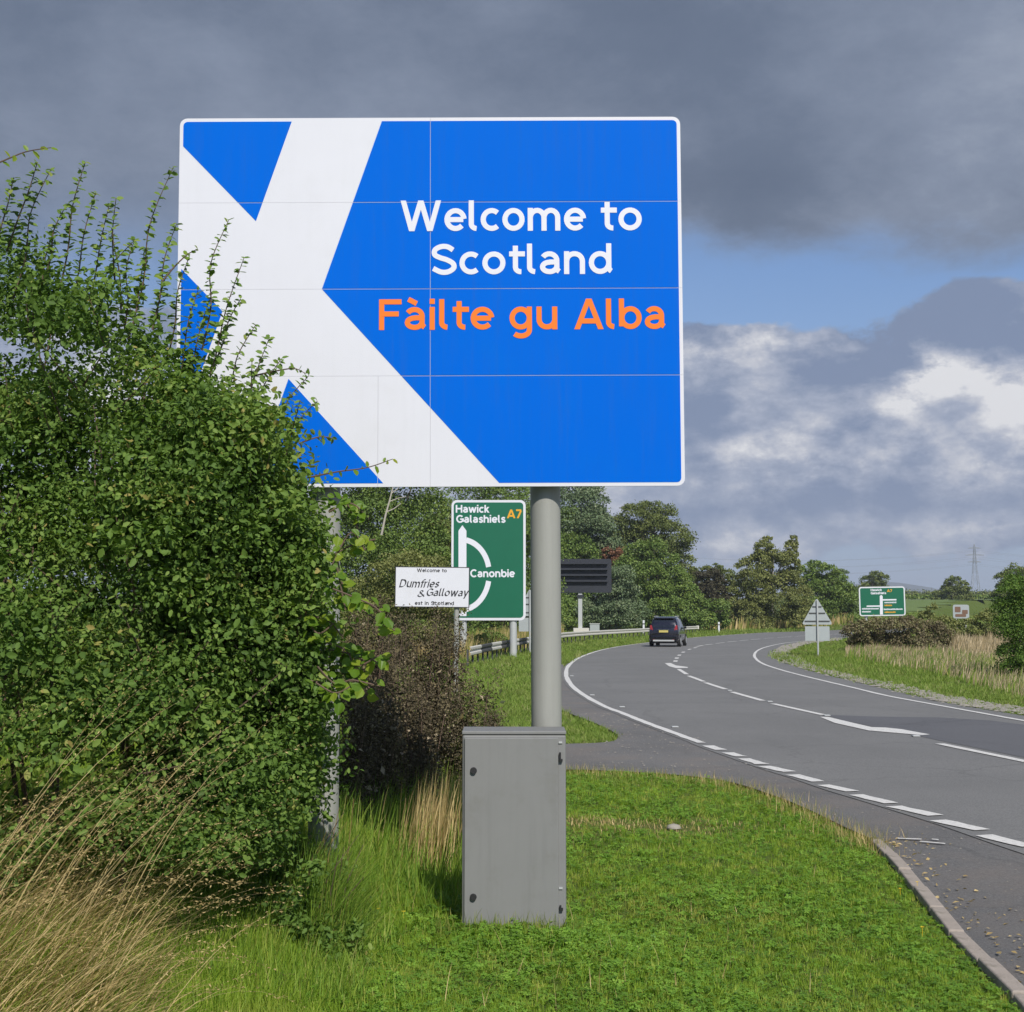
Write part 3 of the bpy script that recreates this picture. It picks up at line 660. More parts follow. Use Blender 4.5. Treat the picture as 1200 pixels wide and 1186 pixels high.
for r_ in range(4):
    cuts = [x0 - .01, xm, x1 + .01] if r_ < 3 else [x0 - .01, xm2, xm, x1 + .01]
    for c_ in range(len(cuts) - 1):
        g = .0005; bx = (cuts[c_] + g, cuts[c_ + 1] - g, zr[r_ + 1] + g, zr[r_] - g)
        p = clip(outline, *bx)
        pn = MB().prism(p, 0, .02).build('sign_panel', M['signwhite'], sign)
        ib = (bx[0] + .0010, bx[1] - .0010, bx[2] + .0015, bx[3] - .0015)
        for bl in blues:
            q = clip(clip(inner, *ib), *ib)
            # clip the blue field by the panel: both are kept, the field being cut by the inner outline box
            q = clip(bl, max(ib[0], x0 + .021), min(ib[1], x1 - .021), max(ib[2], z0 + .021), min(ib[3], z1 - .021))
            if len(q) >= 3:
                # round the outer corners of the field
                qq = []
                for (px_, pz_) in q:
                    corner = (abs(px_ - (x0 + .021)) < 1e-5 or abs(px_ - (x1 - .021)) < 1e-5) and (abs(pz_ - (z0 + .021)) < 1e-5 or abs(pz_ - (z1 - .021)) < 1e-5)
                    if corner:
                        sx_ = 1 if px_ < 0 - .5 else -1; sz_ = 1 if pz_ < (z0 + z1) / 2 else -1; rr_ = .026
                        ccx, ccz = px_ + sx_ * rr_, pz_ + sz_ * rr_
                        angs = np.linspace(0, 90, 6); pts_ = [(ccx - sx_ * rr_ * math.cos(rad(a)), ccz - sz_ * rr_ * math.sin(rad(a))) for a in angs]
                        prev = q[(q.index((px_, pz_)) - 1) % len(q)]
                        if abs(prev[0] - px_) > 1e-6 and abs(prev[1] - pz_) < 1e-5: pts_ = pts_[::-1]
                        qq += pts_
                    else: qq.append((px_, pz_))
                MB().add([(a, -.0015, b) for a, b in qq], [tuple(range(len(qq)))]).build('blue_sheeting', M['signblue'], pn)
MB().box(x0 + .04, x1 - .04, .021, .0225, z0 + .04, z1 - .04).build('back_plate', M['seam'], sign)
for zz in (zr[1] + .2, zr[2] + .03, zr[3] + .05, z0 + .12):
    MB().box(x0 + .05, x1 - .05, .023, .055, zz - .03, zz + .03).build('mounting_rail', M['galv'], sign)
def sword(t, X0, X1, Yb, m):
    a, b = sp_(X0, Yb), sp_(X1, Yb); xh = sp_(X0, Yb - 26.8)[1] - a[1]
    lettering(t, a[0], b[0], a[1], xh, -.003, m, sign, single=False, wd=.222)
sword('Welcome', 471.3, 688.5, 270.7, M['signletter']); sword('to', 706, 755, 270.7, M['signletter'])
sword('Scotland', 506.3, 720.5, 321.6, M['signletter'])
sword('F\u00e0ilte', 445.5, 580.5, 386.3, M['signorange']); sword('gu', 599.2, 656.5, 386.3, M['signorange']); sword('Alba', 675, 782, 386.3, M['signorange'])
for X in (641, 382):
    px_ = at(X, 700, YS + .16).x; gz_ = float(H([px_], [YS + .16])[0])
    MB().tube([(px_, .16, gz_ - .3), (px_, .16, z1 - .12)], .0895, 40).build('pole', M['post'], sign, smooth=True)
    for zz in (zr[1] + .2, z0 + .12):
        MB().box(px_ - .12, px_ + .12, .055, .0705, zz - .02, zz + .02).build('clamp', M['galv'], sign)
sign.rotation_euler = (0, rad(-.22), 0)

# ------------------------------------------------------------------ grey roadside cabinet
YC = 7.62
ca, cb = at(540, 1080, YC), at(665, 1080, YC); ctop = at(600, 857, YC).z; cg = float(H([0], [YC])[0]) - .02
cw = cb.x - ca.x; chh = ctop - cg
cab = empty('roadside_cabinet', ((ca.x + cb.x) / 2, YC, cg)); tag(cab, 'grey metal roadside cabinet with two round locks standing in the grass before the right pole', 'cabinet')
hw = cw / 2
MB().box(-hw + .005, hw - .005, .012, .30, -.08, chh - .02).build('body', M['cab'], cab, bevel=.012)
MB().box(-hw + .003, hw - .003, .008, .305, chh - .019, chh).build('top', M['cab'], cab, bevel=.005)
MB().box(-hw + .018, hw - .048, -.006, .0115, .02, chh - .036).build('door', M['cab'], cab, bevel=.004)
for zz in (at(554, 903, YC).z, at(556, 1051, YC).z):
    MB().tube([(-hw + .068, -.006, zz - cg), (-hw + .068, -.022, zz - cg)], [.019, .016], 18).build('lock', M['dark'], cab, smooth=True)
for zz, hh in ((at(655, 887, YC).z - cg, .024), (at(655, 1064, YC).z - cg, .013)):
    MB().box(hw - .042, hw - .033, -.010, .012, zz - hh, zz + hh).box(hw - .033, hw - .024, -.010, .012, zz - hh, zz - hh + .012).build('hinge', M['dark'], cab)
for zz in (at(655, 870, YC).z - cg, at(657, 1041, YC).z - cg):
    MB().box(hw - .046, hw - .026, .004, .0118, zz - .006, zz + .004).build('rivet', M['galv'], cab)

# ------------------------------------------------------------------ smaller signs
def put(root, name, X0, X1, Y0, Y1, D, m, y0=0., y1=.03, r=None, parent=None):
    a, b = at(X0, Y1, D), at(X1, Y0, D); q = root.location
    poly = rrect(a.x - q.x, b.x - q.x, a.z - q.z, b.z - q.z, r) if r else [(a.x - q.x, a.z - q.z), (b.x - q.x, a.z - q.z), (b.x - q.x, b.z - q.z), (a.x - q.x, b.z - q.z)]
    return MB().prism(poly, y0, y1).build(name, m, parent or root)
def pole(root, X, D, Ytop, r, m, dy=.1, name='pole'):
    a = at(X, Ytop, D); q = root.location; g = float(H([a.x], [D + dy])[0])
    return MB().tube([(a.x - q.x, dy, g - .2 - q.z), (a.x - q.x, dy, a.z - q.z)], r, 16).build(name, m, root, smooth=True)
def flat(root, name, px, D, yf, m, parent=None):
    q = root.location; V = [(at(X, Y, D).x - q.x, yf, at(X, Y, D).z - q.z) for X, Y in px]
    return MB().add(V, [tuple(range(len(V)))]).build(name, m, parent or root)
D1 = 56.
c = at(572, 760, D1)
sA = empty('direction_sign', (c.x, D1, float(H([c.x], [D1])[0]))); tag(sA, 'tall green direction sign with a loop arrow listing Hawick, Galashiels and Canonbie', 'road sign')
put(sA, 'sign_board', 528.7, 616, 586, 727, D1, M['signwhite'], 0, .04, .22)
put(sA, 'green_sheeting', 531.3, 613.2, 588.8, 724, D1, M['signgreen'], -.006, -.002, .14)
pole(sA, 543, D1, 600, .15, M['galv'], .2); pole(sA, 601.5, D1, 600, .15, M['galv'], .2)
for t_, a_, b_, yb, xh, m_ in (('Hawick', 534, 573, 600.8, 6.7, 'signletter'), ('Galashiels', 534.5, 592, 612.6, 6.7, 'signletter'), ('A7', 594, 611, 607.3, 7.6, 'signyellow'), ('Canonbie', 551, 603, 676.4, 6.8, 'signletter')):
    word(t_, a_, b_, yb, xh, D1, -.008, M[m_], sA, wd=.27, step=.001)
flat(sA, 'route_arrow', [(537.3, 722), (537.3, 622), (541.9, 615.5), (546.6, 622), (546.6, 722)], D1, -.010, M['signletter'])
def ring(cx, cy, ro, rov, ri, riv, a0, a1, n=12):
    o_ = [(cx + ro * math.cos(rad(a0 + (a1 - a0) * i / n)), cy - rov * math.sin(rad(a0 + (a1 - a0) * i / n))) for i in range(n + 1)]
    i_ = [(cx + ri * math.cos(rad(a0 + (a1 - a0) * i / n)), cy - riv * math.sin(rad(a0 + (a1 - a0) * i / n))) for i in range(n + 1)]
    return o_, i_
def ringmesh(o_, i_, root, D, yf, m):
    q = root.location; n = len(o_); V = [(at(X, Y, D).x - q.x, yf, at(X, Y, D).z - q.z) for X, Y in o_ + i_]
    MB().add(V, [(k, k + 1, n + k + 1, n + k) for k in range(n - 1)]).build('loop_arrow', m, root)
ringmesh(*ring(540, 672, 36.2, 43, 30.2, 36.5, 79, 11), sA, D1, -.013, M['signletter'])
ringmesh(*ring(540, 673, 36.2, 45, 30.2, 38.5, -11, -79), sA, D1, -.013, M['signletter'])

D2 = 30.
c = at(533, 760, D2)
sB = empty('county_welcome_sign', (c.x, D2, float(H([c.x], [D2])[0]))); tag(sB, 'white sign with Dumfries and Galloway in slanted script half hidden by weeds', 'road sign')
put(sB, 'sign_board', 461.5, 549, 664.5, 712, D2, M['signblack'], 0, .03)
put(sB, 'white_sheeting', 462.3, 548, 665.5, 711.2, D2, M['signwhite'], -.004, -.001)
pole(sB, 534, D2, 680, .055, M['post'], .1)
word('Welcome to', 487, 522, 670.8, 3.1, D2, -.006, M['signblack'], sB, wd=.26, step=.0006)
word('Dumfries', 466, 512, 689, 7.2, D2, -.006, M['signblack'], sB, wd=.2, sh=.26, step=.0006, nib=.75)
word('&', 487, 496, 700, 6.0, D2, -.006, M['signblack'], sB, wd=.2, sh=.26, step=.0006, nib=.75)
word('Galloway', 497.5, 546, 699, 7.0, D2, -.006, M['signblack'], sB, wd=.2, sh=.26, step=.0006, nib=.75)
word('est in Scotland', 485, 531, 709.3, 3.3, D2, -.006, M['signblack'], sB, wd=.26, step=.0006)
sB.rotation_euler = (0, rad(.6), 0)

def triback(X, Yt, Yb, Yp, Yg, D, label, platew, group='warning triangles seen from behind'):
    """warning triangle and plate seen from behind"""
    c = at(X, Yg, D); s = empty('warning_sign', (c.x, D, float(H([c.x], [D])[0]))); tag(s, label, 'road sign', group)
    q = s.location; a = at(X, Yt, D); b = at(X - 17.5 * 56 / D * (D / 56), Yb, D); hwid = (a.x - b.x); zt, zb = a.z - q.z, b.z - q.z
    def rt(h, zb, zt, r):
        P = []
        for (cx, cz, a0, a1) in ((-h + r * 1.6, zb + r, 150, 270), (h - r * 1.6, zb + r, 270, 390), (0, zt - r * 1.7, 30, 150)):
            for k in range(5): an = rad(a0 + (a1 - a0) * k / 4); P.append((cx + r * math.cos(an), cz + r * math.sin(an)))
        return P
    MB().prism(rt(hwid, zb, zt, .06), -.006, 0).build('triangle_plate', M['signgrey'], s)
    for f in (.86, .52, .1):
        hh = hwid * (1 - (f * .92 + .06)) * 1.0 if False else hwid * (1 - f) * .9
        z_ = zb + (zt - zb) * (.06 + f * .72)
        MB().box(-hwid * (1 - (z_ - zb) / (zt - zb)) * .93, hwid * (1 - (z_ - zb) / (zt - zb)) * .93, -.034, -.007, z_ - .022, z_ + .022).build('stiffener', M['galvdark'], s)
    pz1 = at(X, Yb + 2.0, D).z - q.z; pz0 = at(X, Yp, D).z - q.z
    MB().prism(rrect(-platew, platew, pz0, pz1, .03), -.006, 0).build('plate', M['signgrey'], s)
    MB().tube([(0, -.07, -.2), (0, -.07, zt - .08)], .038, 12).build('pole', M['galv'], s, smooth=True)
    return s
triback(958.3, 701, 732, 751, 770, 56., 'back of a grey triangular warning sign on the grass by the inside of the bend', .50)
triback(621, 690, 722, 740, 767, 62., 'back of a triangular warning sign mostly hidden by the large grey pole', .50)

D3 = 108.
c = at(1034, 745, D3)
sC = empty('direction_sign', (c.x, D3, float(H([c.x], [D3])[0]))); tag(sC, 'wide green direction sign with white junction lines behind the low brownish bush', 'road sign')
put(sC, 'sign_board', 1007.8, 1061, 687.5, 721.8, D3, M['signwhite'], 0, .05, .2)
put(sC, 'green_sheeting', 1009.2, 1059.6, 689, 720.4, D3, M['signgreen'], -.012, -.004, .12)
pole(sC, 1016, D3, 700, .12, M['galv'], .25); pole(sC, 1056, D3, 700, .12, M['galv'], .25)
word('Hawick', 1021, 1034, 692.6, 2.0, D3, -.018, M['signletter'], sC, wd=.34, step=.002)
word('Galashiels', 1021, 1039, 696.3, 2.0, D3, -.018, M['signletter'], sC, wd=.34, step=.002)
word('A7', 1040, 1046, 694, 2.4, D3, -.018, M['signyellow'], sC, wd=.3, step=.002)
flat(sC, 'route_arrow', [(1031.5, 720.3), (1031.5, 698.7), (1033.2, 697), (1035, 698.7), (1035, 720.3)], D3, -.026, M['signletter'])
for i, (a_, b_, ya, yb, m_) in enumerate([(1035, 1051, 702.2, 703.9, 'signletter'), (1016, 1031.5, 709.4, 711, 'signletter')]):
    flat(sC, 'route_line', [(a_, ya), (b_, ya), (b_, yb), (a_, yb)], D3, -.024, M[m_])
rr = R(5)
for a_, b_, yy, m_ in [(1037, 1051, 706.2, 'signletter'), (1037, 1046, 709.6, 'signyellow'), (1036, 1058, 714.2, 'signletter'), (1037, 1050, 717.6, 'signyellow'), (1010.5, 1030, 713.2, 'signletter'), (1010.5, 1021, 716.6, 'signletter')]:
    mb = MB(); x = a_        # place names too far off to read: rows of letter-sized marks
    q = sC.location
    while x < b_:
        wd_ = rr.uniform(.5, 1.1); hh = rr.choice([.7, .7, 1.0]); p0 = at(x, yy + .8, D3); p1 = at(min(x + wd_, b_), yy - hh, D3)
        mb.add([(p0.x - q.x, -.02, p0.z - q.z), (p1.x - q.x, -.02, p0.z - q.z), (p1.x - q.x, -.02, p1.z - q.z), (p0.x - q.x, -.02, p1.z - q.z)], [(0, 1, 2, 3)]); x += wd_ + .3
    tag(mb.build('place_name', M[m_], sC), kind='stuff')
sC.rotation_euler = (0, rad(-.8), 0)

D4 = 82.
c = at(1126, 735, D4)
sD = empty('small_roadside_sign', (c.x, D4, float(H([c.x], [D4])[0]))); tag(sD, 'small brown sign with pale border standing among bushes at the field edge', 'road sign')
put(sD, 'sign_board', 1117, 1135.5, 708.6, 724.8, D4, M['signgrey'], 0, .04, .12)
put(sD, 'brown_panel', 1119, 1125.5, 711, 717.5, D4, M['brown'], -.01, -.002, .04); put(sD, 'brown_panel', 1127.5, 1134, 714.8, 719.5, D4, M['brown'], -.01, -.002, .04)
put(sD, 'brown_panel', 1119.5, 1132, 719.6, 722.8, D4, M['brown'], -.014, -.011, .04)
pole(sD, 1121, D4, 715, .06, M['galv'], .1); pole(sD, 1132, D4, 715, .06, M['galv'], .1)

# variable message board
D5 = 118.
c = at(680, 738, D5)
vm = empty('message_board', (c.x, D5, float(H([c.x], [D5])[0]))); tag(vm, 'blank black electronic message board on a pale post behind the crash barrier', 'road sign')
put(vm, 'housing', 643.5, 716.5, 655, 694.5, D5, M['board'], 0, .5, .15)
q = vm.location
for k in range(4):
    Yc = 662.8 + k * 6.9
    put(vm, 'sun_hood', 646, 712, Yc - 3.2, Yc - 1.6, D5, M['board'], -.35, -.001)
    for (a_, b_) in ((646.5, 668.5), (670.5, 689), (691.5, 709.5)):
        put(vm, 'display_row', a_, b_, Yc - 1.1, Yc + 2.4, D5, M['slot'], -.03, -.001)
a = at(680, 698, D5); MB().box(a.x - q.x - .17, a.x - q.x + .17, .1, .4, -.1, a.z - q.z + .3).build('post', M['galv'], vm)
put(vm, 'plinth', 672, 690, 736, 742, D5, M['railpale'], -.4, .8)
put(vm, 'collar', 676.5, 684, 697.0, 700.5, D5, M['board'], .0, .5)
c = at(697, 738, D5 - 2)
eb = empty('equipment_box', (c.x, D5 - 2, float(H([c.x], [D5 - 2])[0]))); tag(eb, 'small pale grey equipment box beside the foot of the message board post', 'cabinet')
a, b = at(691.5, 741, D5 - 2), at(702.5, 730.5, D5 - 2)
MB().box(a.x - c.x, b.x - c.x, 0, .5, -.1, b.z - eb.location.z - .06).build('body', M['signgrey'], eb)
MB().box(a.x - c.x - .04, b.x - c.x + .04, -.04, .54, b.z - eb.location.z - .058, b.z - eb.location.z).build('roof', M['galv'], eb)

# verge marker posts
def marker(X, Yg, D, h, label):
    c = at(X, Yg, D); s = empty('marker_post', (c.x, D, float(H([c.x], [D])[0]))); tag(s, label, 'marker post', 'marker posts on the outside verge')
    h += c.z - s.location.z if c.z > s.location.z else 0
    MB().box(-.085, .085, -.04, .04, -.1, h * .70).build('post', M['signwhite'], s, bevel=.02)
    MB().box(-.075, .075, -.03, .03, h * .701, h * .78).build('reflector_band', M['dark'], s)
    MB().box(-.085, .085, -.04, .04, h * .781, h).build('cap', M['signwhite'], s, bevel=.02); return s
marker(842.5, 741, 134, 1.0, 'white marker post on the verge just past the end of the crash barrier')
marker(754.3, 736, 125, .7, 'short pale marker post behind the crash barrier left of the car')

# crash barrier
rb = [(548, 781.5), (556, 779), (585, 771), (620, 762.5), (660, 754.2), (700, 750.2), (730, 748), (780, 744.2), (818, 741.6)]
rc = catmull(gp(rb), 8); cb_ = empty('crash_barrier', (rc[0][0], rc[0][1], 0)); tag(cb_, 'long steel crash barrier with many short posts round the outside of the bend', 'crash barrier')
ox, oy = rc[0]
pts, s_ = resample(rc, 1.45)
pm = None
for i, p in enumerate(pts):
    g = float(B(p[1])) - .05
    if pm is None:
        pm = MB().box(-.05, .05, -.03, .03, 0, .62)
        po = pm.build('barrier_post', M['galvdark'], cb_); base_me = po.data
    else: po = link('barrier_post', base_me, None, cb_)
    d = pts[min(i + 1, len(pts) - 1)] - pts[max(0, i - 1)]
    po.location = (p[0] - ox, p[1] - oy, g); po.rotation_euler = (0, 0, math.atan2(d[1], d[0]))
prof = [(0, .42), (.04, .45), (.04, .51), (0, .55), (0, .59), (.04, .63), (.04, .69), (0, .72)]
rl, _ = resample(rc, 3.2)
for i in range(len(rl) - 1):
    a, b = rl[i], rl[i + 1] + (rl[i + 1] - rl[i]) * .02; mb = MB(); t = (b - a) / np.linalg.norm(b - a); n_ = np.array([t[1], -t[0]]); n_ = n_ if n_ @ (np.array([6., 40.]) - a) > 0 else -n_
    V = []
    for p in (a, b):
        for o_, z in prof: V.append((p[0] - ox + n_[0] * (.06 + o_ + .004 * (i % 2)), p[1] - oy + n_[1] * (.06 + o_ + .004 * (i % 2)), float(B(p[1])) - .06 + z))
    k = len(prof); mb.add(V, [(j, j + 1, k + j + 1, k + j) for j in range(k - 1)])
    o_ = mb.build('rail', M['galvdark'] if (i % 2 and i < 11) else M['railpale'], cb_)  # every second near length is dark: shadow along the beam painted as colour
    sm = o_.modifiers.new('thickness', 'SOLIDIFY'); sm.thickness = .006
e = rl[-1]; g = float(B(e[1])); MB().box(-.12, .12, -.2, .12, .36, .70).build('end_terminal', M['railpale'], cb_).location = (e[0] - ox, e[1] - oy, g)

# ------------------------------------------------------------------ the dark car
def car(X, Y, heading, label):
    x, y = ground(X, Y); c = empty('parked_car'.replace('parked_', 'dark_'), (x, y, float(B(y)) + .006), -heading); tag(c, label, 'car')
    W2 = .86
    st = [  # y, z bottom, z belt, z top, half width body, half width top, roof flag
        (-2.02, .48, .80, .98, .76, .74), (-1.98, .34, .92, 1.06, .83, .74), (-1.90, .30, .98, 1.34, .85, .67), (-1.74, .27, 1.0, 1.58, W2, .62), (-1.45, .27, 1.0, 1.66, W2, .62),
        (-.6, .25, .98, 1.68, W2, .63), (.2, .25, .96, 1.65, W2, .62), (.62, .25, .96, 1.46, W2, .66), (1.05, .25, .95, 1.06, W2, .75), (1.6, .28, .88, .98, .83, .74), (1.95, .34, .74, .86, .76, .66), (2.05, .45, .62, .72, .66, .56)]
    V = []
    for (yy, zb, zm, zt, wb, wt) in st:
        half = [(wb * .90, zb), (wb, zb + .14), (wb * 1.0, (zb + zm) / 2 + .1), (wb * .975, zm), (wt + .05, zt - .10), (wt - .04, zt - .02), (wt * .45, zt)]
        V += [(-a, yy, b) for a, b in half] + [(a, yy, b) for a, b in half[::-1]]
    k = 14; Fc = [(i * k + j, i * k + (j + 1) % k, (i + 1) * k + (j + 1) % k, (i + 1) * k + j) for i in range(len(st) - 1) for j in range(k)]
    Fc += [tuple(range(k - 1, -1, -1)), tuple((len(st) - 1) * k + j for j in range(k))]
    body = MB().add(V, Fc).build('body', M['carpaint'], c, smooth=True)
    MB().add([(-.64, -1.985, 1.075), (.64, -1.985, 1.075), (.555, -1.82, 1.52), (-.555, -1.82, 1.52)], [(0, 1, 2, 3)]).build('rear_window', M['glass'], c)
    MB().box(-.56, .56, -1.95, -1.72, 1.565, 1.60).build('spoiler', M['carpaint'], c, bevel=.012)
    for s in (-1, 1):
        MB().add([(s * .825, -1.35, 1.04), (s * .825, .55, 1.02), (s * .688, .15, 1.52), (s * .688, -1.25, 1.54)], [(0, 1, 2, 3)]).build('side_window', M['glass'], c)
        for yy in (-1.28, 1.28):
            wh = MB().tube([(s * .70, yy, .33), (s * .885, yy, .33)], .33, 22).build('wheel', M['tyre'], c, smooth=True)
            MB().tube([(s * .885, yy, .33), (s * .892, yy, .33)], .20, 16).build('rim', M['galv'], wh, smooth=True)
        tl_ = MB().add([(s * .60, -2.035, .93), (s * .78, -2.0, .93), (s * .775, -1.975, 1.20), (s * .68, -1.975, 1.20)], [(0, 1, 2, 3)]).build('tail_light', M['red'], c)
        MB().box(s * .60 - .012, s * .60 + .012, -1.5, .2, 1.67, 1.71).build('roof_rail', M['galv'], c)
        MB().box(min(s * .86, s * 1.0), max(s * .86, s * 1.0), .42, .52, .98, 1.10).build('wing_mirror', M['carpaint'], c, bevel=.02)
        MB().box(s * .55 - .06, s * .55 + .06, -2.075, -2.05, .40, .45).build('reflector', M['red'], c)
    MB().box(-.74, .74, -2.085, -1.95, .40, .62).build('rear_bumper', M['carpaint'], c, bevel=.04)
    MB().box(-.60, .60, -2.07, -1.97, .31, .395).build('bumper_trim', M['galv'], c)
    MB().box(-.26, .26, -2.045, -2.03, .80, .92).build('number_plate', M['plate'], c)
    MB().box(-.32, .32, -2.05, -2.03, .94, .965).build('tailgate_trim', M['chrome'], c)
    MB().box(-.70, .70, -1.9, 1.9, .20, .30).build('underbody', M['dark'], c)
    MB().tube([(-.45, -2.09, .30), (-.45, -1.8, .30)], .035, 10).build('exhaust', M['chrome'], c, smooth=True)
    return c
cc = car(783.3, 757.2, rad(14), 'dark people carrier driving away round the bend, seen from behind')
cc.name = 'car'; cc.scale = (.95, .95, .97)

# ------------------------------------------------------------------ trees and shrubs beyond the road
def tree(name, label, cat, lobes, D, m, base=None, card=3.0, dens=1.0, seed=1, trunk=True, squash=.9, deep=1.0, group=None, tm='bark', card_t=(CARD_T, CARD_F), thin=.5, fill=True, grow=1.22):
    """lobes: (X, Y, r) as seen in the photograph; each becomes a real clump of leaves at distance D"""
    r = R(seed); Xb = base[0] if base else sum(l[0] for l in lobes) / len(lobes)
    if fill:                             # foliage carries on down to the ground under every lobe
        more = []
        for X, Y, pr in lobes:
            yy = Y + pr * 1.25
            while yy < base[1] - 9: more.append((X + r.uniform(-.5, .5) * pr, yy, pr * r.uniform(.9, 1.15))); yy += pr * 1.3
        more = [m_ for k, m_ in enumerate(more) if all(math.hypot(m_[0] - o[0], m_[1] - o[1]) > .75 * m_[2] for o in more[:k])]
        lobes = list(lobes) + more
    lobes = [(X, Y + pr * (grow - 1) * .8, pr * grow) for X, Y, pr in lobes]
    c = at(Xb, 740, D); gz_ = float(H([c.x], [D])[0]); root = empty(name, (c.x, D, gz_)); tag(root, label, cat, group)
    sc = D / F; L = []; cen_ = []
    for i, (X, Y, pr) in enumerate(lobes):
        p = at(X, Y, D); rr_ = pr * sc; yo = r.uniform(-.5, .5) * rr_ * 1.6 * deep
        cc_ = np.array([p.x - c.x, yo, p.z - gz_]); cen_.append((cc_, rr_))
        ns = max(14, int(pr * 1.9)); s = card * sc * .76
        for q in range(ns):              # smaller clumps over the surface of the lobe give light and shade
            d = norml(r.randn(3)); d[2] = abs(d[2]) * .9 - .25 if r.rand() < .75 else d[2]
            cl = cc_ + d * rr_ * np.array([.78, .78, .78 * squash]); cr = rr_ * r.uniform(.30, .52)
            cl[2] = max(cl[2], cr * .55)
            n = int(dens * (17. if pr < 26 else 11.) * (rr_ / s) ** 2 / ns * (cr / rr_ / .41) ** 2) + 5
            P, N = lobe_pts(cl, (cr, cr, cr * .8), n, r, thin)
            P[:, 2] = np.maximum(P[:, 2], .08)
            L.append(leaves(P, N + r.randn(n, 3) * .8, s * r.uniform(.5, 1.3, n), r, *card_t, rnd=np.clip(r.rand() * .5 + r.rand(n) * .5, 0, 1)))
    V, Fc, A = join(L); o = link('crown', mesh_np('crown', V, Fc, A), m, root); tag(o, kind='stuff')
    if trunk:
        hh = max(cc_[2] for cc_, _ in cen_); tr = hh * .018 + .05
        xt = sum(cc_[0] for cc_, _ in cen_) / len(cen_)
        MB().tube([(0, 0, -.3), (xt * .3, 0, hh * .3), (xt * .7, 0, hh * .6), (xt, 0, hh * .88)], [tr, tr * .8, tr * .5, tr * .2], 9).build('trunk', M[tm], root, smooth=True)
        for cc_, rr_ in cen_[:7]:
            z0_ = min(hh * .5, cc_[2] * .6); f = z0_ / hh
            MB().tube([(xt * f, 0, z0_), (cc_[0] * .5 + xt * f * .5, cc_[1] * .5, (z0_ + cc_[2]) / 2 + .1 * rr_), (cc_[0], cc_[1], cc_[2] + rr_ * .4)], [tr * .42, tr * .28, tr * .08], 6).build('branch', M[tm], root, smooth=True)
    return root
g_l = 'trees beyond the crash barrier'
t1 = tree('broadleaf_tree', 'dense dark green tree under the sign, with a bare pale dead limb', 'tree', [(412, 560, 34), (455, 545, 38), (492, 560, 28), (400, 615, 32), (440, 600, 34), (482, 605, 30), (505, 628, 20), (425, 650, 30), (465, 650, 30), (500, 655, 22), (385, 655, 26)], 74, M['green'], (450, 740), 3.2, 1.1, 11, group=g_l)
a = at(447, 628, 70.5); b = at(461, 566, 70.3); q = t1.location
for pth, r_ in (([(447, 627), (452, 603), (457, 585), (463, 560)], .06), ([(453, 600), (462, 596), (470, 590)], .035), ([(456, 588), (466, 584), (476, 582)], .03), ([(459, 578), (466, 573), (470, 566)], .03)):
    pp_ = [at(X, Y, 68.6) - q for X, Y in pth]; MB().tube(pp_, [r_ * (1 - .7 * i / len(pp_)) for i in range(len(pp_))], 7).build('dead_branch', M['palebark'], t1)
tree('broadleaf_tree', 'olive green rounded tree just left of the tall green sign', 'tree', [(512, 618, 20), (528, 606, 22), (520, 645, 24), (505, 665, 20), (540, 640, 24)], 80, M['olive'], (520, 740), 2.8, 1.1, 12, group=g_l)
tree('broadleaf_tree', 'shady tree standing behind the tall green sign, its top behind the big sign', 'tree', [(560, 570, 30), (595, 575, 34), (575, 610, 32), (612, 612, 30), (560, 645, 30), (600, 655, 32), (630, 640, 28), (625, 680, 26), (590, 690, 26), (550, 685, 24)], 96, M['green'], (590, 740), 2.8, 1.1, 13, group=g_l)
tree('broadleaf_tree', 'tall blue green tree right of the big pole, its top hidden by the sign', 'tree', [(676, 575, 26), (690, 558, 20), (695, 600, 16), (680, 612, 22), (706, 622, 14), (712, 640, 14), (668, 640, 20)], 150, M['blue'], (682, 740), 2.7, 1.1, 14, group=g_l)
tree('broadleaf_tree', 'bright green leafy tree beside the big pole above the message board', 'tree', [(662, 610, 16), (672, 630, 17), (660, 640, 18), (684, 645, 15), (668, 600, 10), (655, 660, 20), (690, 665, 14)], 148, M['green'], (668, 740), 2.6, 1.1, 15, group=g_l)
tree('oak_tree', 'large spreading oak with an open domed crown, tallest against the sky', 'tree', [(724, 612, 13), (742, 600, 14), (762, 595, 13), (780, 600, 13), (792, 618, 13), (798, 640, 11), (806, 656, 8), (770, 615, 13), (745, 625, 13), (722, 632, 12), (785, 648, 12), (715, 645, 10), (812, 668, 6)], 165, M['oak'], (765, 740), 2.5, .95, 16, group=g_l, thin=.6)
tree('broadleaf_tree', 'broad mid green tree in front of the large oak', 'tree', [(748, 645, 15), (765, 640, 13), (738, 662, 16), (780, 655, 13), (758, 668, 17), (790, 672, 14), (802, 678, 10), (775, 690, 15), (745, 695, 15), (800, 698, 12)], 146, M['green'], (765, 740), 2.6, 1.1, 17, group=g_l)
tree('broadleaf_tree', 'low bluish green tree right beside the message board', 'tree', [(728, 672, 14), (716, 690, 14), (735, 695, 14), (725, 712, 14), (705, 715, 14), (748, 715, 13), (690, 712, 13)], 134, M['blue'], (722, 740), 2.6, 1.1, 18, group=g_l)
tree('dead_tree', 'rust brown dying shrub showing between the trees above the message board', 'shrub', [(712, 646, 7), (722, 648, 8), (717, 655, 7), (726, 656, 5)], 148, M['rust'], (718, 740), 2.3, 1.1, 19)
tree('copper_tree', 'small dark purple leaved tree between the green trees behind the car', 'tree', [(822, 676, 9), (835, 672, 9), (845, 680, 8), (828, 688, 10), (842, 692, 8)], 158, M['purple'], (833, 740), 2.4, 1.1, 20)
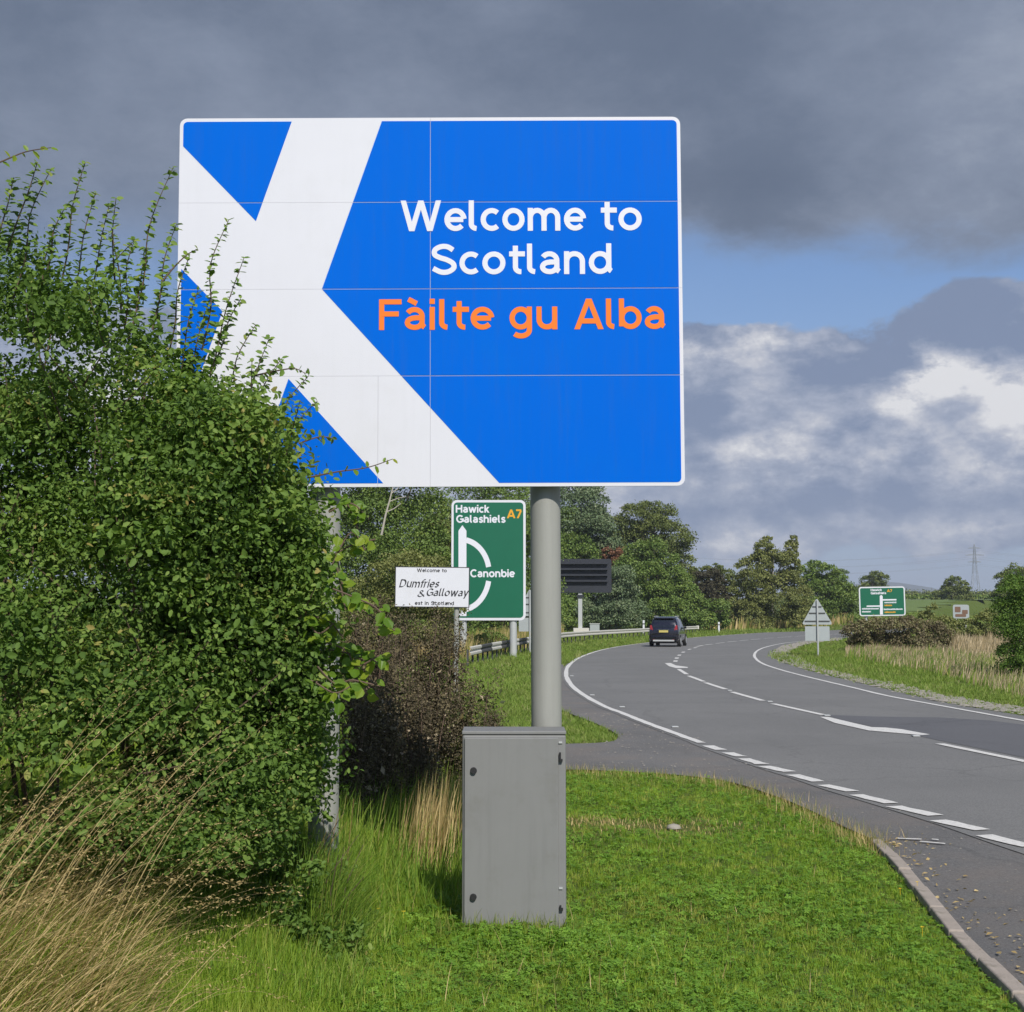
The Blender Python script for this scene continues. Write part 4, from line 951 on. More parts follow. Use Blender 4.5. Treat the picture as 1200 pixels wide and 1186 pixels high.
tree('broadleaf_tree', 'low tree with reddish green top behind the purple leaved tree', 'tree', [(826, 668, 7), (838, 665, 7), (850, 670, 8), (858, 676, 7), (815, 672, 6)], 172, M['oak'], (838, 740), 2.3, 1.1, 21, group=g_l)
tree('shrub', 'wide dark green shrub right behind the car', 'shrub', [(770, 712, 13), (790, 708, 13), (808, 712, 13), (825, 708, 13), (842, 712, 12), (800, 722, 12), (825, 724, 11), (780, 724, 11), (846, 726, 10), (812, 700, 10)], 144, M['green'], (810, 742), 2.6, 1.1, 22, trunk=False)
tree('birch_tree', 'tall feathery birch with two pointed tops right of the car', 'tree', [(893, 640, 9), (898, 632, 6), (888, 655, 12), (905, 655, 12), (925, 640, 8), (931, 631, 5), (918, 655, 12), (872, 662, 9), (880, 675, 14), (903, 680, 16), (925, 675, 14), (868, 690, 13), (892, 702, 15), (918, 702, 15), (938, 695, 12), (872, 715, 14), (900, 720, 13), (925, 722, 12), (942, 718, 10), (857, 705, 10)], 158, M['olive'], (905, 742), 2.4, 1.0, 23, group=g_l, tm='palebark')
tree('broadleaf_tree', 'dark green tree sloping down to the field right of the birch', 'tree', [(945, 668, 10), (955, 662, 9), (968, 668, 10), (980, 675, 10), (950, 690, 13), (972, 692, 13), (990, 688, 10), (958, 712, 13), (980, 712, 13), (998, 700, 10), (1003, 715, 9), (945, 720, 10)], 176, M['green'], (968, 742), 2.4, 1.1, 24, group=g_l)
tree('pine_tree', 'flat topped pine just breaking the skyline left of the far green sign', 'tree', [(981, 670, 4.5), (989, 670, 4.5), (985, 668, 4), (975, 673, 5)], 210, M['blue'], (984, 742), 2., 1.2, 25, squash=.4)
tree('hedgerow_tree', 'rounded field tree showing over the far green sign', 'tree', [(1018, 679, 7), (1026, 673, 7), (1034, 677, 7), (1022, 688, 8), (1034, 688, 8), (1012, 690, 7), (1005, 690, 6)], 292, M['oak'], (1025, 712), 1.9, 1.1, 26)
tree('hedgerow_tree', 'lone hedgerow tree on the field edge left of the pylon', 'tree', [(1112, 682, 6), (1120, 678, 6), (1128, 684, 5), (1108, 691, 6), (1118, 691, 7), (1128, 692, 6), (1098, 694, 5), (1134, 696, 5)], 296, M['oak'], (1117, 712), 1.9, 1.1, 27)
tree('far_trees'.replace('far_trees', 'broadleaf_tree'), 'dark tree rising behind the near bush at the right edge of the photo', 'tree', [(1176, 676, 8), (1186, 668, 9), (1198, 670, 10), (1180, 688, 10), (1195, 688, 11), (1172, 695, 8), (1212, 680, 12), (1228, 690, 14), (1215, 700, 12)], 190, M['oak'], (1195, 722), 2.3, 1.1, 28)
# far hedge along the top of the pasture
def hedge_line(name, label, X0, X1, Yt, D, hpx, m, seed, card=1.8, kind=None):
    r = R(seed); a, b = at(X0, 700, D), at(X1, 700, D); n = int((b.x - a.x) / (hpx * D / F * .5)); L = []
    root = empty(name, (a.x, D, 0)); 
    for i in range(n):
        t = i / (n - 1); x = a.x + (b.x - a.x) * t; g = float(H([x], [D])[0]); tz = at(600, Yt, D).z + r.uniform(-.12, .10) * hpx * D / F
        h = max(.8, (tz - g)); nn = 130; P, N = lobe_pts((x - a.x, r.uniform(-.4, .4), g + h * .55), (h * .55, h * .45, h * .47), nn, r, .5)
        L.append(leaves(P, N + r.randn(nn, 3) * .5, card * D / F * r.uniform(.6, 1.3, nn), r, CARD_T, CARD_F))
    V, Fc, A = join(L); tag(link('foliage', mesh_np(name, V, Fc, A), m, root), kind='stuff'); tag(root, label, 'hedge'); return root
hedge_line('field_hedge', 'long dark hedge along the top of the green pasture', 925, 1300, 696.5, 300, 9, M['green'], 31)
hedge_line('distant_hedge', 'far dark tree belt below the pylon on the skyline', 1040, 1260, 691.5, 460, 7, M['oak'], 32)

# right hand shrubs
tree('low_shrub', 'low spreading brownish bush in front of the far green sign', 'shrub', [(1000, 738, 13), (1015, 734, 13), (1032, 732, 13), (1050, 732, 13), (1068, 734, 14), (1085, 736, 14), (1100, 740, 14), (1005, 750, 11), (1030, 748, 14), (1055, 750, 14), (1080, 752, 14), (1100, 754, 13), (1112, 748, 11)], 66, M['browngreen'], (1050, 760), 2.6, 1.2, 33, trunk=False)
tree('green_shrub', 'scrubby green bush with upright shoots before the small brown sign', 'shrub', [(1085, 722, 7), (1092, 712, 6), (1108, 728, 9), (1122, 732, 9), (1138, 730, 9), (1150, 725, 9), (1160, 720, 9), (1130, 742, 10), (1148, 740, 10), (1118, 745, 10)], 78, M['olive'], (1125, 755), 2.4, .9, 34, trunk=False)
tree('green_shrub', 'large leafy bush at the right edge of the photo with pale lit leaves', 'shrub', [(1182, 690, 14), (1196, 680, 14), (1212, 684, 18), (1178, 710, 14), (1195, 712, 20), (1180, 735, 13), (1196, 742, 18), (1215, 730, 24), (1186, 762, 13), (1202, 772, 18), (1180, 780, 8), (1225, 760, 24), (1240, 700, 26), (1250, 745, 26)], 37, M['hedge'], (1205, 795), 3.6, 1.0, 35, trunk=True, card_t=(LEAF_T * [1, 1.1, 1], LEAF_F))
# rough shrubs behind the barrier on the left
tree('rough_shrub', 'pale olive scrub behind the white county sign', 'shrub', [(430, 690, 24), (455, 668, 22), (480, 660, 22), (505, 665, 20), (415, 720, 26), (450, 710, 24), (495, 690, 22), (525, 690, 16)], 46, M['olive'], (465, 770), 3.0, 1.0, 36, trunk=False)
tree('rough_shrub', 'dark green low bush between the two poles of the tall green sign', 'shrub', [(566, 748, 9), (576, 745, 9), (586, 748, 8), (571, 755, 8)], 62, M['green'], (574, 770), 2.5, 1.1, 37, trunk=False)
tree('rough_shrub', 'dark undergrowth below the message board', 'shrub', [(655, 705, 14), (668, 715, 14), (660, 728, 12), (700, 728, 9), (735, 728, 8), (690, 728, 8), (720, 727, 8), (750, 731, 6)], 140, M['green'], (675, 742), 2.6, 1.1, 38, trunk=False)
tree('broadleaf_tree', 'low tree at the far left hidden behind the big hedge', 'tree', [(60, 600, 40), (120, 590, 42), (180, 600, 40), (240, 590, 40), (90, 650, 44), (160, 650, 44), (230, 650, 44), (300, 620, 38), (310, 670, 38), (20, 660, 44)], 72, M['green'], (160, 740), 4.2, .6, 39, group=g_l)

# ------------------------------------------------------------------ pylon, hills
D6 = 1400.
c = at(1143, 690, D6); py = empty('pylon', (c.x, D6, float(H([c.x], [D6])[0]))); tag(py, 'tall lattice electricity pylon on the skyline beyond the pasture', 'pylon')
hp = at(1143, 637.5, D6).z - py.location.z
leg = MB(); lv = [(0, 4.6), (.22, 3.4), (.42, 2.3), (.6, 1.6), (.78, 1.1), (.92, .8), (1., .15)]
for sx in (-1, 1):
    for sy in (-1, 1): MB().tube([(sx * w_, sy * w_, f * hp) for f, w_ in lv], .2, 5).build('leg', M['pylon'], py)
br_ = MB()
for (f0, w0), (f1, w1) in zip(lv[:-1], lv[1:]):
    for sx, sy, tx, ty in ((-1, -1, 1, -1), (1, -1, 1, 1), (1, 1, -1, 1), (-1, 1, -1, -1)):
        br_.tube([(sx * w0, sy * w0, f0 * hp), (tx * w1, ty * w1, f1 * hp)], .11, 4, False); br_.tube([(tx * w0, ty * w0, f0 * hp), (sx * w1, sy * w1, f1 * hp)], .11, 4, False)
tag(br_.build('lattice_bracing', M['pylon'], py), kind='stuff')
for f, ww in ((.92, 6.5), (.79, 9.5), (.66, 6.8)):
    MB().tube([(-ww, 0, f * hp), (0, 0, f * hp + 1.2), (ww, 0, f * hp)], .3, 5).tube([(-ww, 0, f * hp), (ww, 0, f * hp)], .3, 5).build('cross_arm', M['pylon'], py)
wi = MB()
for f, ww in ((.92, 6.5), (.79, 9.5), (.66, 6.8)):
    for s in (-1, 1):
        for sg in (-1, 1):
            wi.tube([(s * ww + 330 * t * sg, 330 * t * .25, f * hp - 2.5 - 9 * (1 - (2 * t - 1) ** 2)) for t in np.linspace(0, 1, 12)], .06, 4, False)
tag(wi.build('power_line', M['pylon'], py), kind='stuff')
def hill(name, px, D, dep, seed):
    r = R(seed); V = []; n = len(px); cs = catmull(px, 8); k = len(cs)
    rows = [(-1, 0), (-.55, .45), (-.2, .86), (0, 1), (.5, .8), (1, 0)]
    for (t, f) in rows:
        for X, Y in cs:
            p = at(X, Y, D); V.append((p.x, D + t * dep, -20 + (p.z + 20) * f + (r.rand() * 3 if 0 < f < 1 else 0)))
    Fc = [(i * k + j, i * k + j + 1, (i + 1) * k + j + 1, (i + 1) * k + j) for i in range(len(rows) - 1) for j in range(k - 1)]
    tag(link(name, mesh_np(name, V, Fc, smooth=True), M['hill']), kind='structure')
hill('hill', [(900, 700), (960, 692), (990, 686), (1025, 682.5), (1045, 682.3), (1065, 684.5), (1090, 689), (1120, 693.5), (1160, 697), (1300, 702)], 5200, 1100, 3)
hill('far_hills', [(-500, 706), (-200, 700), (100, 696), (300, 699), (500, 694), (700, 697), (900, 695), (1000, 697)], 5600, 1000, 4)

# ------------------------------------------------------------------ the big hedge at the left
hd = empty('roadside_hedge', (-2.2, 7, float(H([-2.2], [7.])[0]))); tag(hd, 'large overgrown leafy hedge filling the left side and covering part of the big sign', 'hedge')
r = R(101); hq = np.array(hd.location)
topline = [(-400, 190), (-200, 200), (-80, 215), (0, 250), (60, 262), (110, 285), (150, 318), (195, 360), (235, 412), (268, 448), (305, 466), (330, 492), (346, 530), (366, 574), (384, 640), (390, 700), (388, 780), (384, 840), (390, 895), (384, 945), (358, 990), (300, 1030)]
outl = [(X, Y) for X, Y in topline] + [(200, 1060), (0, 1090), (-400, 1120)]
L = []
tries = 0; nl = 0
while nl < 900 and tries < 90000:
    tries += 1
    dep_ = r.uniform(5.7, 8.9); X = r.uniform(-350, 430) if nl < 560 else r.uniform(200, 430); Y = r.uniform(180, 1110)
    rr_ = r.uniform(.13, .32); pr = rr_ * F / dep_ * .78
    px_ = np.array([X]); py_ = np.array([Y])
    if not inpoly(px_, py_, outl)[0]: continue
    if dist_poly(px_, py_, outl)[0] < pr * (.6 if X > 250 else .95): continue
    p = at(X, Y, dep_)
    if p.z < 0.12 + rr_ * .5 or p.x < -6: continue
    zt_ = p.z
    front = 5.75 + .42 * max(0, zt_ - .6) * .55 + .25 * math.sin(p.x * 2.1 + 1) * math.cos(zt_ * 2.3) + max(0, (X - 180) / 230) * .9
    if X > 150: front = min(front, 6.75)
    if dep_ < front or (dep_ > front + .9 and r.rand() < .72): continue
    if p.x + rr_ > x0 - .05 and p.z > z0 - .15 and abs(dep_ - 8.0) < rr_ * 1.15: continue
    if math.hypot(p.x - at(382, 700, 8.11).x, dep_ - 8.11) < rr_ * .9: continue
    n = int(5200 * rr_ ** 2 * (1. if dep_ < front + 1 else .45)) + 24; lsz = r.uniform(.72, 1.25)
    P, N = lobe_pts(np.array(p) - hq, (rr_, rr_, rr_ * .9), n, r, .3)
    N2 = N * .6 + np.array([0, 0, .5]) + r.randn(n, 3) * .75
    tone = r.rand() * .6
    L.append(leaves(P, N2, lsz * r.uniform(.018, .044, n), r, LEAF6_T, LEAF6_F, rnd=np.clip(tone + r.rand(n) * .42 + (r.rand(n) < .02) * .4, 0, 1))); nl += 1
for i in range(150):                   # closes the upper part of the hedge
    X = r.uniform(-260, 225); top_ = np.interp(X, [-260, 0, 110, 225], [235, 275, 315, 420]); Y = top_ + r.rand() * (600 - top_); dd_ = r.uniform(6.9, 7.75); rr_ = r.uniform(.13, .24); Y += rr_ * 200; p = at(X, Y, dd_); n = int(3300 * rr_ ** 2) + 24
    P, N = lobe_pts(np.array(p) - hq, (rr_, rr_, rr_), n, r, .3); L.append(leaves(P, N * .6 + r.randn(n, 3) * .75 + [0, 0, .5], r.uniform(.018, .044, n), r, LEAF6_T, LEAF6_F, rnd=np.clip(r.rand() * .6 + r.rand(n) * .42, 0, 1)))
for i in range(70):
    Y = r.uniform(590, 915); X = 372 - abs(r.randn()) * 16 - max(0, Y - 820) * .10; dd_ = r.uniform(6.8, 7.6); rr_ = r.uniform(.07, .14); p = at(X, Y, dd_); n = int(5200 * rr_ ** 2) + 20
    P, N = lobe_pts(np.array(p) - hq, (rr_, rr_, rr_), n, r, .25); L.append(leaves(P, N * .6 + r.randn(n, 3) * .75 + [0, 0, .5], r.uniform(.018, .044, n), r, LEAF6_T, LEAF6_F, rnd=np.clip(r.rand() * .6 + r.rand(n) * .42, 0, 1)))
V, Fc, A = join(L); tag(link('foliage', mesh_np('foliage', V, Fc, A), M['hedge'], hd), kind='stuff')
print('hedge lobes', nl, 'tris', len(Fc))
# woody stems inside
for i in range(22):
    X = r.uniform(-200, 300); d0 = r.uniform(6.6, 8.4); b_ = at(X, 1060, d0); gz_ = float(H([b_.x], [d0])[0]); t_ = at(X + r.uniform(-40, 40), r.uniform(330, 600) + max(0, X - 150) * .6, d0 + r.uniform(-.3, .2))
    if t_.z > z0 - .1 and t_.x > x0 and t_.y > 7.8: t_.y = 7.7
    mpt = (Vector((b_.x, d0, gz_)) + t_) / 2 + Vector((r.randn() * .12, r.randn() * .1, 0))
    MB().tube([Vector((b_.x, d0, gz_ - .05)) - Vector(hq), mpt - Vector(hq), t_ - Vector(hq)], [.016, .010, .004], 6).build('stem', M['twig'], hd)
# upright leafy shoots along the top and in front of the sign
def shoot(pts, n, s0, seed, name='shoot', mt='hedge', droop=-.25, stemr=.0055, parts=False):
    r = R(seed); pts = catmull([np.array(p) - hq for p in pts], 8); k = len(pts)
    st_ = MB().tube([Vector(p) for p in pts], [stemr * (1 - .7 * i / k) for i in range(k)], 5).build(name, M['twig'], hd)
    tt = np.linspace(.04, 1, n) + r.randn(n) * .01; idx = np.clip(tt, 0, 1) * (k - 1); i0 = np.clip(idx.astype(int), 0, k - 2); f = (idx - i0)[:, None]
    P = pts[i0] * (1 - f) + pts[i0 + 1] * f; ax = norml(pts[i0 + 1] - pts[i0])
    ang = np.arange(n) * 2.4 + r.rand(n); e1 = norml(np.cross(ax, [0.1, 1, .2])); e2 = np.cross(ax, e1)
    out = e1 * np.cos(ang)[:, None] + e2 * np.sin(ang)[:, None]
    along = out + ax * .35 + np.array([0, 0, droop]); N = ax * .9 - out * .2 + r.randn(n, 3) * .5 + np.array([0, -.55, .3])
    V, Fc, A = leaves(P, N, s0 * r.uniform(.7, 1.2, n) * (1 - .35 * tt), r, LEAF6_T, LEAF6_F, along=along, rnd=np.clip(.35 + r.rand(n) * .5 + .15 * tt, 0, .95))
    tag(link('leaf_spray', mesh_np('leaf_spray', V, Fc, A), M[mt], st_), kind='stuff'); return st_
r = R(55)
SH = [  # foot and tip as seen in the photo, distance
    ((168, 330), (203, 196), 7.0), ((188, 345), (207, 262), 7.0), ((247, 360), (268, 258), 7.1), ((252, 420), (286, 302), 7.0), ((262, 400), (282, 350), 7.1), ((140, 320), (136, 232), 7.0),
    ((80, 290), (100, 190), 6.8), ((92, 320), (112, 226), 6.9), ((112, 320), (128, 240), 7.0), ((60, 300), (78, 240), 6.7), ((20, 260), (44, 190), 6.6), ((30, 300), (60, 198), 6.7), ((0, 270), (16, 208), 6.5),
    ((120, 350), (157, 282), 7.0), ((150, 350), (158, 280), 7.1), ((160, 360), (170, 290), 7.2), ((215, 420), (232, 340), 7.1), ((225, 430), (246, 350), 7.2), ((290, 470), (316, 395), 7.2), ((300, 470), (330, 420), 7.2),
    ((330, 500), (362, 440), 7.2), ((340, 520), (372, 470), 7.2), ((205, 380), (222, 300), 7.1), ((-40, 300), (-20, 190), 6.5), ((48, 340), (66, 262), 6.8), ((185, 400), (196, 318), 7.1), ((270, 450), (300, 380), 7.2)]
for i, (a, b, d_) in enumerate(SH):
    pa, pb = at(*a, d_), at(*b, d_ - .05); L_m = (pb - pa).length; m_ = (pa + pb) / 2 + Vector((r.randn() * .015, 0, 0)) + Vector((-.02, 0, 0))
    pa2 = pa - (pb - pa) * .5
    shoot([pa2, pa, m_, pb], int(L_m * 120) + 16, .056, 200 + i)
for i in range(64):                    # short shoots that break up the front of the hedge
    X = r.uniform(-60, 350); Y = r.uniform(330, 960) if X < 160 else r.uniform(500, 960); d_ = 5.95 + max(0, (900 - Y)) / 900 * .75 + max(0, (X - 180) / 230) * .75
    pa = at(X, Y, d_ + .25); dv = Vector((r.uniform(-.25, .55), -.35 + r.randn() * .2, r.uniform(.1, .9))).normalized() * r.uniform(.25, .5); pb = pa + dv
    shoot([pa, pa + dv * .5 + Vector((0, 0, -.02)), pb + Vector((0, 0, -.03))], 22, r.uniform(.034, .055), 700 + i)
# twig reaching in from the left edge, and the twigs that cross the sign with larger leaves
shoot([at(-40, 205, 6.4), at(0, 190, 6.4), at(30, 178, 6.4), at(60, 173, 6.35)], 13, .062, 301, mt='bright')
shoot([at(190, 330, 6.9), at(205, 312, 6.9), at(220, 298, 6.9), at(232, 292, 6.9)], 9, .05, 302, mt='bright')
shoot([at(300, 440, 7.2), at(322, 435, 7.15), at(345, 432, 7.1), at(358, 438, 7.1)], 14, .052, 303)
shoot([at(360, 560, 7.1), at(395, 553, 7.05), at(430, 548, 7.0), at(460, 538, 6.95)], 13, .058, 304, mt='bright')
shoot([at(350, 520, 7.1), at(375, 512, 7.1), at(395, 515, 7.05)], 12, .052, 305)
# sprays of larger bright leaves beside the left pole: each leaf its own part
lt = np.array([[0, 0, 0], [.12, .22, .03], [.38, .40, .05], [.7, .33, .02], [1, 0, -.12], [.7, -.33, .02], [.38, -.40, .05], [.12, -.22, .03]]); lf = [(0, 1, 2, 3, 4), (0, 4, 5, 6, 7)]
leaf_me = []
for k in range(6):
    rn_ = R(900 + k).rand(); V = lt + np.array([[0, 0, .04 * math.sin(i * 1.7 + k)] for i in range(8)]); me = bpy.data.meshes.new('leaf'); me.from_pydata([tuple(v) for v in V], [], lf); me.update()
    at_ = me.attributes.new('rnd', 'FLOAT', 'POINT'); at_.data.foreach_set('value', [rn_] * 8); me.materials.append(M['bright']); leaf_me.append(me)
r = R(77)
twigs = [[(385, 655), (410, 640), (440, 632)], [(390, 690), (415, 700), (440, 712), (460, 735)], [(380, 760), (405, 765), (430, 770), (450, 782)], [(385, 790), (405, 790), (425, 800), (445, 818)], [(360, 720), (385, 728), (400, 745)],
         [(385, 600), (410, 590), (425, 600)], [(395, 665), (400, 690), (405, 715)], [(370, 800), (392, 812), (410, 805)], [(395, 780), (415, 778), (438, 772)]]
nleaf = 0
twigs = twigs + [[(X + r.uniform(-14, 6), Y + r.uniform(-22, 22)) for X, Y in tw] for tw in twigs]
for tw in twigs:
    dd = r.uniform(6.5, 7.0); P = catmull([np.array(at(X, Y, dd)) - hq for X, Y in tw], 6)
    MB().tube([Vector(p) for p in P], [.004] * len(P), 5).build('twig', M['twig'], hd)
    for p in P[1::2]:
        for s in range(1 if r.rand() < .25 else 2):
            o = bpy.data.objects.new('leaf', leaf_me[r.randint(6)]); COL.objects.link(o); o.parent = hd; sc_ = r.uniform(.034, .072)
            nrm = Vector((r.randn() * .5, -.75 + r.randn() * .35, .65)).normalized(); al = Vector((r.randn() * .8 + .3, r.randn() * .5, -.45 + r.randn() * .4)); al = (al - nrm * al.dot(nrm)).normalized(); bb = nrm.cross(al)
            o.matrix_local = Matrix(((al.x * sc_, bb.x * sc_, nrm.x * sc_, p[0] + r.randn() * .02), (al.y * sc_, bb.y * sc_, nrm.y * sc_, p[1] + r.randn() * .03), (al.z * sc_, bb.z * sc_, nrm.z * sc_, p[2] + r.randn() * .018), (0, 0, 0, 1))); nleaf += 1
print('large leaves', nleaf)

bs = empty('bramble', (at(400, 980, 7.5).x, 7.5, float(H([at(400, 980, 7.5).x], [7.5])[0]))); tag(bs, 'low tangled bramble and dry stems round the foot of the left pole', 'bramble'); bq = np.array(bs.location); L = []; r = R(131)
for i in range(54):
    X = r.uniform(290, 432); dd_ = r.uniform(6.7, 7.85); p = at(X, 1000, dd_); g_ = float(H([p.x], [dd_])[0]); hmax = (.46 - abs(X - 368) / 200) * r.uniform(.4, 1.2); z_ = g_ + r.uniform(.0, max(.06, hmax)); cr = r.uniform(.06, .15); n = 85
    P, N = lobe_pts(np.array([p.x, dd_, z_]) - bq, (cr, cr, cr), n, r, .2); P[:, 2] = np.maximum(P[:, 2], .01); L.append(leaves(P, N + r.randn(n, 3) * .8 + [0, 0, .4], r.uniform(.015, .04, n), r, LEAF6_T, LEAF6_F, rnd=np.clip(r.rand() * .6 + r.rand(n) * .4, 0, 1)))
V, Fc, A = join(L); tag(link('foliage', mesh_np('bramble_foliage', V, Fc, A), M['hedge'], bs), kind='stuff')
for i in range(16):
    X = r.uniform(340, 430); dd_ = r.uniform(7., 7.8); p = at(X, 1000, dd_); g_ = float(H([p.x], [dd_])[0]); f = Vector((p.x, dd_, g_)) - Vector(bq); tp = f + Vector((r.uniform(-.1, .3), r.uniform(-.2, .1), r.uniform(.3, .75)))
    MB().tube([f, (f + tp) / 2 + Vector((-.03, 0, .06)), tp], [.004, .003, .0015], 5).build('stem', M['straw'] if i % 2 else M['twig'], bs)

# ------------------------------------------------------------------ tall dark weeds behind the reeds
def weed(name, label, X, Ybase, D, hpx, seed, spread=.5, green=.15, heads=9, group='dark seed-laden weeds in front of the county sign'):
    r = R(seed); c = at(X, Ybase, D); gz_ = float(H([c.x], [D])[0]); root = empty(name, (c.x, D, gz_)); tag(root, label, 'weed', group)
    top = at(X, Ybase - hpx, D).z - gz_; L = []; G_ = []
    for i in range(heads):
        a_ = r.rand() * 6.28; sp = r.rand() ** .6 * spread; h = top * r.uniform(.5, 1.04); tip = Vector((math.cos(a_) * sp, math.sin(a_) * sp, h)); foot = tip * .25; foot.z = -.05; mid_ = (tip + foot) / 2; mid_.z = h * .5
        MB().tube([foot, mid_, tip], [.008, .006, .003], 5).build('stem', M['twig'], root)
        for j in range(8):               # clustered seed heads along the upper stem
            t = .2 + .8 * j / 7; p = foot.lerp(tip, t); br_ = Vector((r.randn(), r.randn(), .5)).normalized() * r.uniform(.04, .17) * (1.35 - t * .7); n = int(r.uniform(60, 140))
            ctr_ = np.array(p + br_); P = ctr_ + r.randn(n, 3) * np.array([.045, .045, .065]); L.append(leaves(P, r.randn(n, 3), r.uniform(.014, .034, n), r, LEAF_T, LEAF_F, rnd=np.clip(r.rand() * .5 + r.rand(n) * .5, 0, 1)))
        n = int(44 * green * 4) + 10; z_ = r.rand(n) ** .8; P = np.array([np.array(foot.lerp(tip, float(q_))) for q_ in z_]) + r.randn(n, 3) * .07
        G_.append(leaves(P, r.randn(n, 3) + [0, -.3, .6], r.uniform(.03, .08, n), r, LEAF_T, LEAF_F))
    V, Fc, A = join(L); tag(link('seed_cluster', mesh_np('seed_cluster', V, Fc, A), M['weed'], root), kind='stuff')
    V, Fc, A = join(G_); V[:, 2] = np.maximum(V[:, 2], .02); tag(link('foliage', mesh_np('weed_foliage', V, Fc, A), M['weedgreen'] if green > .2 else M['weed'], root), kind='stuff')
WD = [(424, 905, 12.0, 190, .34, .08, 12, 'dark brown weed clump standing right beside the left pole'), (452, 905, 12.6, 178, .36, .08, 13, 'dark brown weed below the bright green leaf spray'), (478, 900, 13.2, 168, .36, .08, 13, 'dark weed clump directly under the left end of the white county sign'),
      (506, 895, 13.4, 178, .34, .06, 13, 'tallest dark weed clump, its seed heads reaching the white county sign'), (534, 895, 13.6, 152, .30, .08, 11, 'dark weed just left of the cabinet under the sign post'), (556, 890, 13.0, 96, .22, .35, 8, 'small green and brown thistle beside the cabinet top'),
      (408, 900, 11.0, 120, .3, .1, 9, 'brown weed tucked close behind the left pole'), (574, 885, 14.2, 84, .14, .45, 5, 'slim thistle rising behind the left corner of the cabinet'), (494, 900, 12.3, 100, .4, .1, 10, 'short dark weed in front of the tallest clump'), (440, 900, 11.6, 90, .36, .2, 10, 'low brown weed beside the foot of the left pole')]
for i, (X, Yb, D_, hp_, spd, gr, hds, lb) in enumerate(WD): weed('dock_weed' if i not in (5, 7) else 'thistle', lb, X, Yb, D_, hp_, 400 + i, spd * .82, gr, hds)

# ------------------------------------------------------------------ tall grasses as stuff
def grass_obj(name, parts, m, label=None, cat=None):
    V, Fc, A = join([(p[0], p[1], p[2]) for p in parts]); o = link(name, mesh_np(name, V, Fc, A), m); tag(o, label, cat, kind='stuff'); return o
r = R(61)
# arching straw grass in the left foreground
n = 2600; dep_ = r.uniform(3.9, 6.6, n); X = r.uniform(-200, 235, n); X = X - (X > 110) * r.rand(n) * 100
x = (X - 600) / F * dep_; y = dep_; z = H(x, y); h = r.uniform(.16, .52, n) * np.where(X < 150, 1., .62); lean = r.uniform(1.0, 2.1, n); azz = r.normal(.1, .45, n)
p1 = blades(x, y, z, h, azz, lean, r.uniform(.004, .0085, n), r, 7, 1.1)
grass_obj('long_grass', [p1[:3]], M['strawgreen'])
n = 2400; dep_ = r.uniform(4.4, 6.4, n); X = -220 + 400 * r.rand(n) ** 1.5; x = (X - 600) / F * dep_; z = H(x, dep_); h = r.uniform(.15, .45, n)
pb_ = blades(x, dep_, z, h, r.normal(.2, .6, n), r.uniform(1., 2.0, n), r.uniform(.004, .008, n), r, 6, 1.1); grass_obj('matted_straw', [pb_[:3]], M['straw'])
n = 230; dep_ = r.uniform(4.3, 6.6, n); X = r.uniform(-220, 170, n); x = (X - 600) / F * dep_; y = dep_; z = H(x, y); h = r.uniform(.65, 1.15, n) * np.where(X < 120, 1., .75); lean = r.uniform(.5, 1.45, n); azz = r.normal(.05, .3, n); lean = r.uniform(1.1, 2.2, n)
p2 = blades(x, y, z, h, azz, lean, r.uniform(.003, .0055, n), r, 10, 1.6)
m2 = 90; d2 = r.uniform(4.9, 6.1, m2); X2 = r.uniform(-220, 130, m2); x2 = (X2 - 600) / F * d2
p3 = blades(x2, d2, H(x2, d2), r.uniform(.95, 1.5, m2), r.normal(.05, .2, m2), r.uniform(.75, 1.75, m2), r.uniform(.004, .007, m2), r, 10, 1.5, rnd=.5 + .5 * r.rand(m2))
cx3, cy3, cz3 = [np.vstack([u, v_]) for u, v_ in zip(p2[3], p3[3])]; heads = []; n = n + m2
sel = r.rand(n) < .7; idx = np.where(sel)[0]
for kk in range(26):                       # seeds along the last third of each stalk
    t = 7 + 3 * kk / 26.; i0 = int(t); f = t - i0; i1 = min(i0 + 1, 10)
    P = np.stack([cx3[idx, i0] * (1 - f) + cx3[idx, i1] * f, cy3[idx, i0] * (1 - f) + cy3[idx, i1] * f, cz3[idx, i0] * (1 - f) + cz3[idx, i1] * f], 1) + r.randn(len(idx), 3) * .004
    al = np.stack([cx3[idx, i1] - cx3[idx, i0], cy3[idx, i1] - cy3[idx, i0], cz3[idx, i1] - cz3[idx, i0]], 1); al = norml(al + 1e-6) + r.randn(len(idx), 3) * .35
    heads.append(leaves(P, r.randn(len(idx), 3), r.uniform(.008, .017, len(idx)), r, LEAF_T * [1, .6, 1], LEAF_F, along=al, rnd=r.rand(len(idx)) * .75))
grass_obj('seeding_grass', [p2[:3], p3[:3]] + heads, M['straw'])
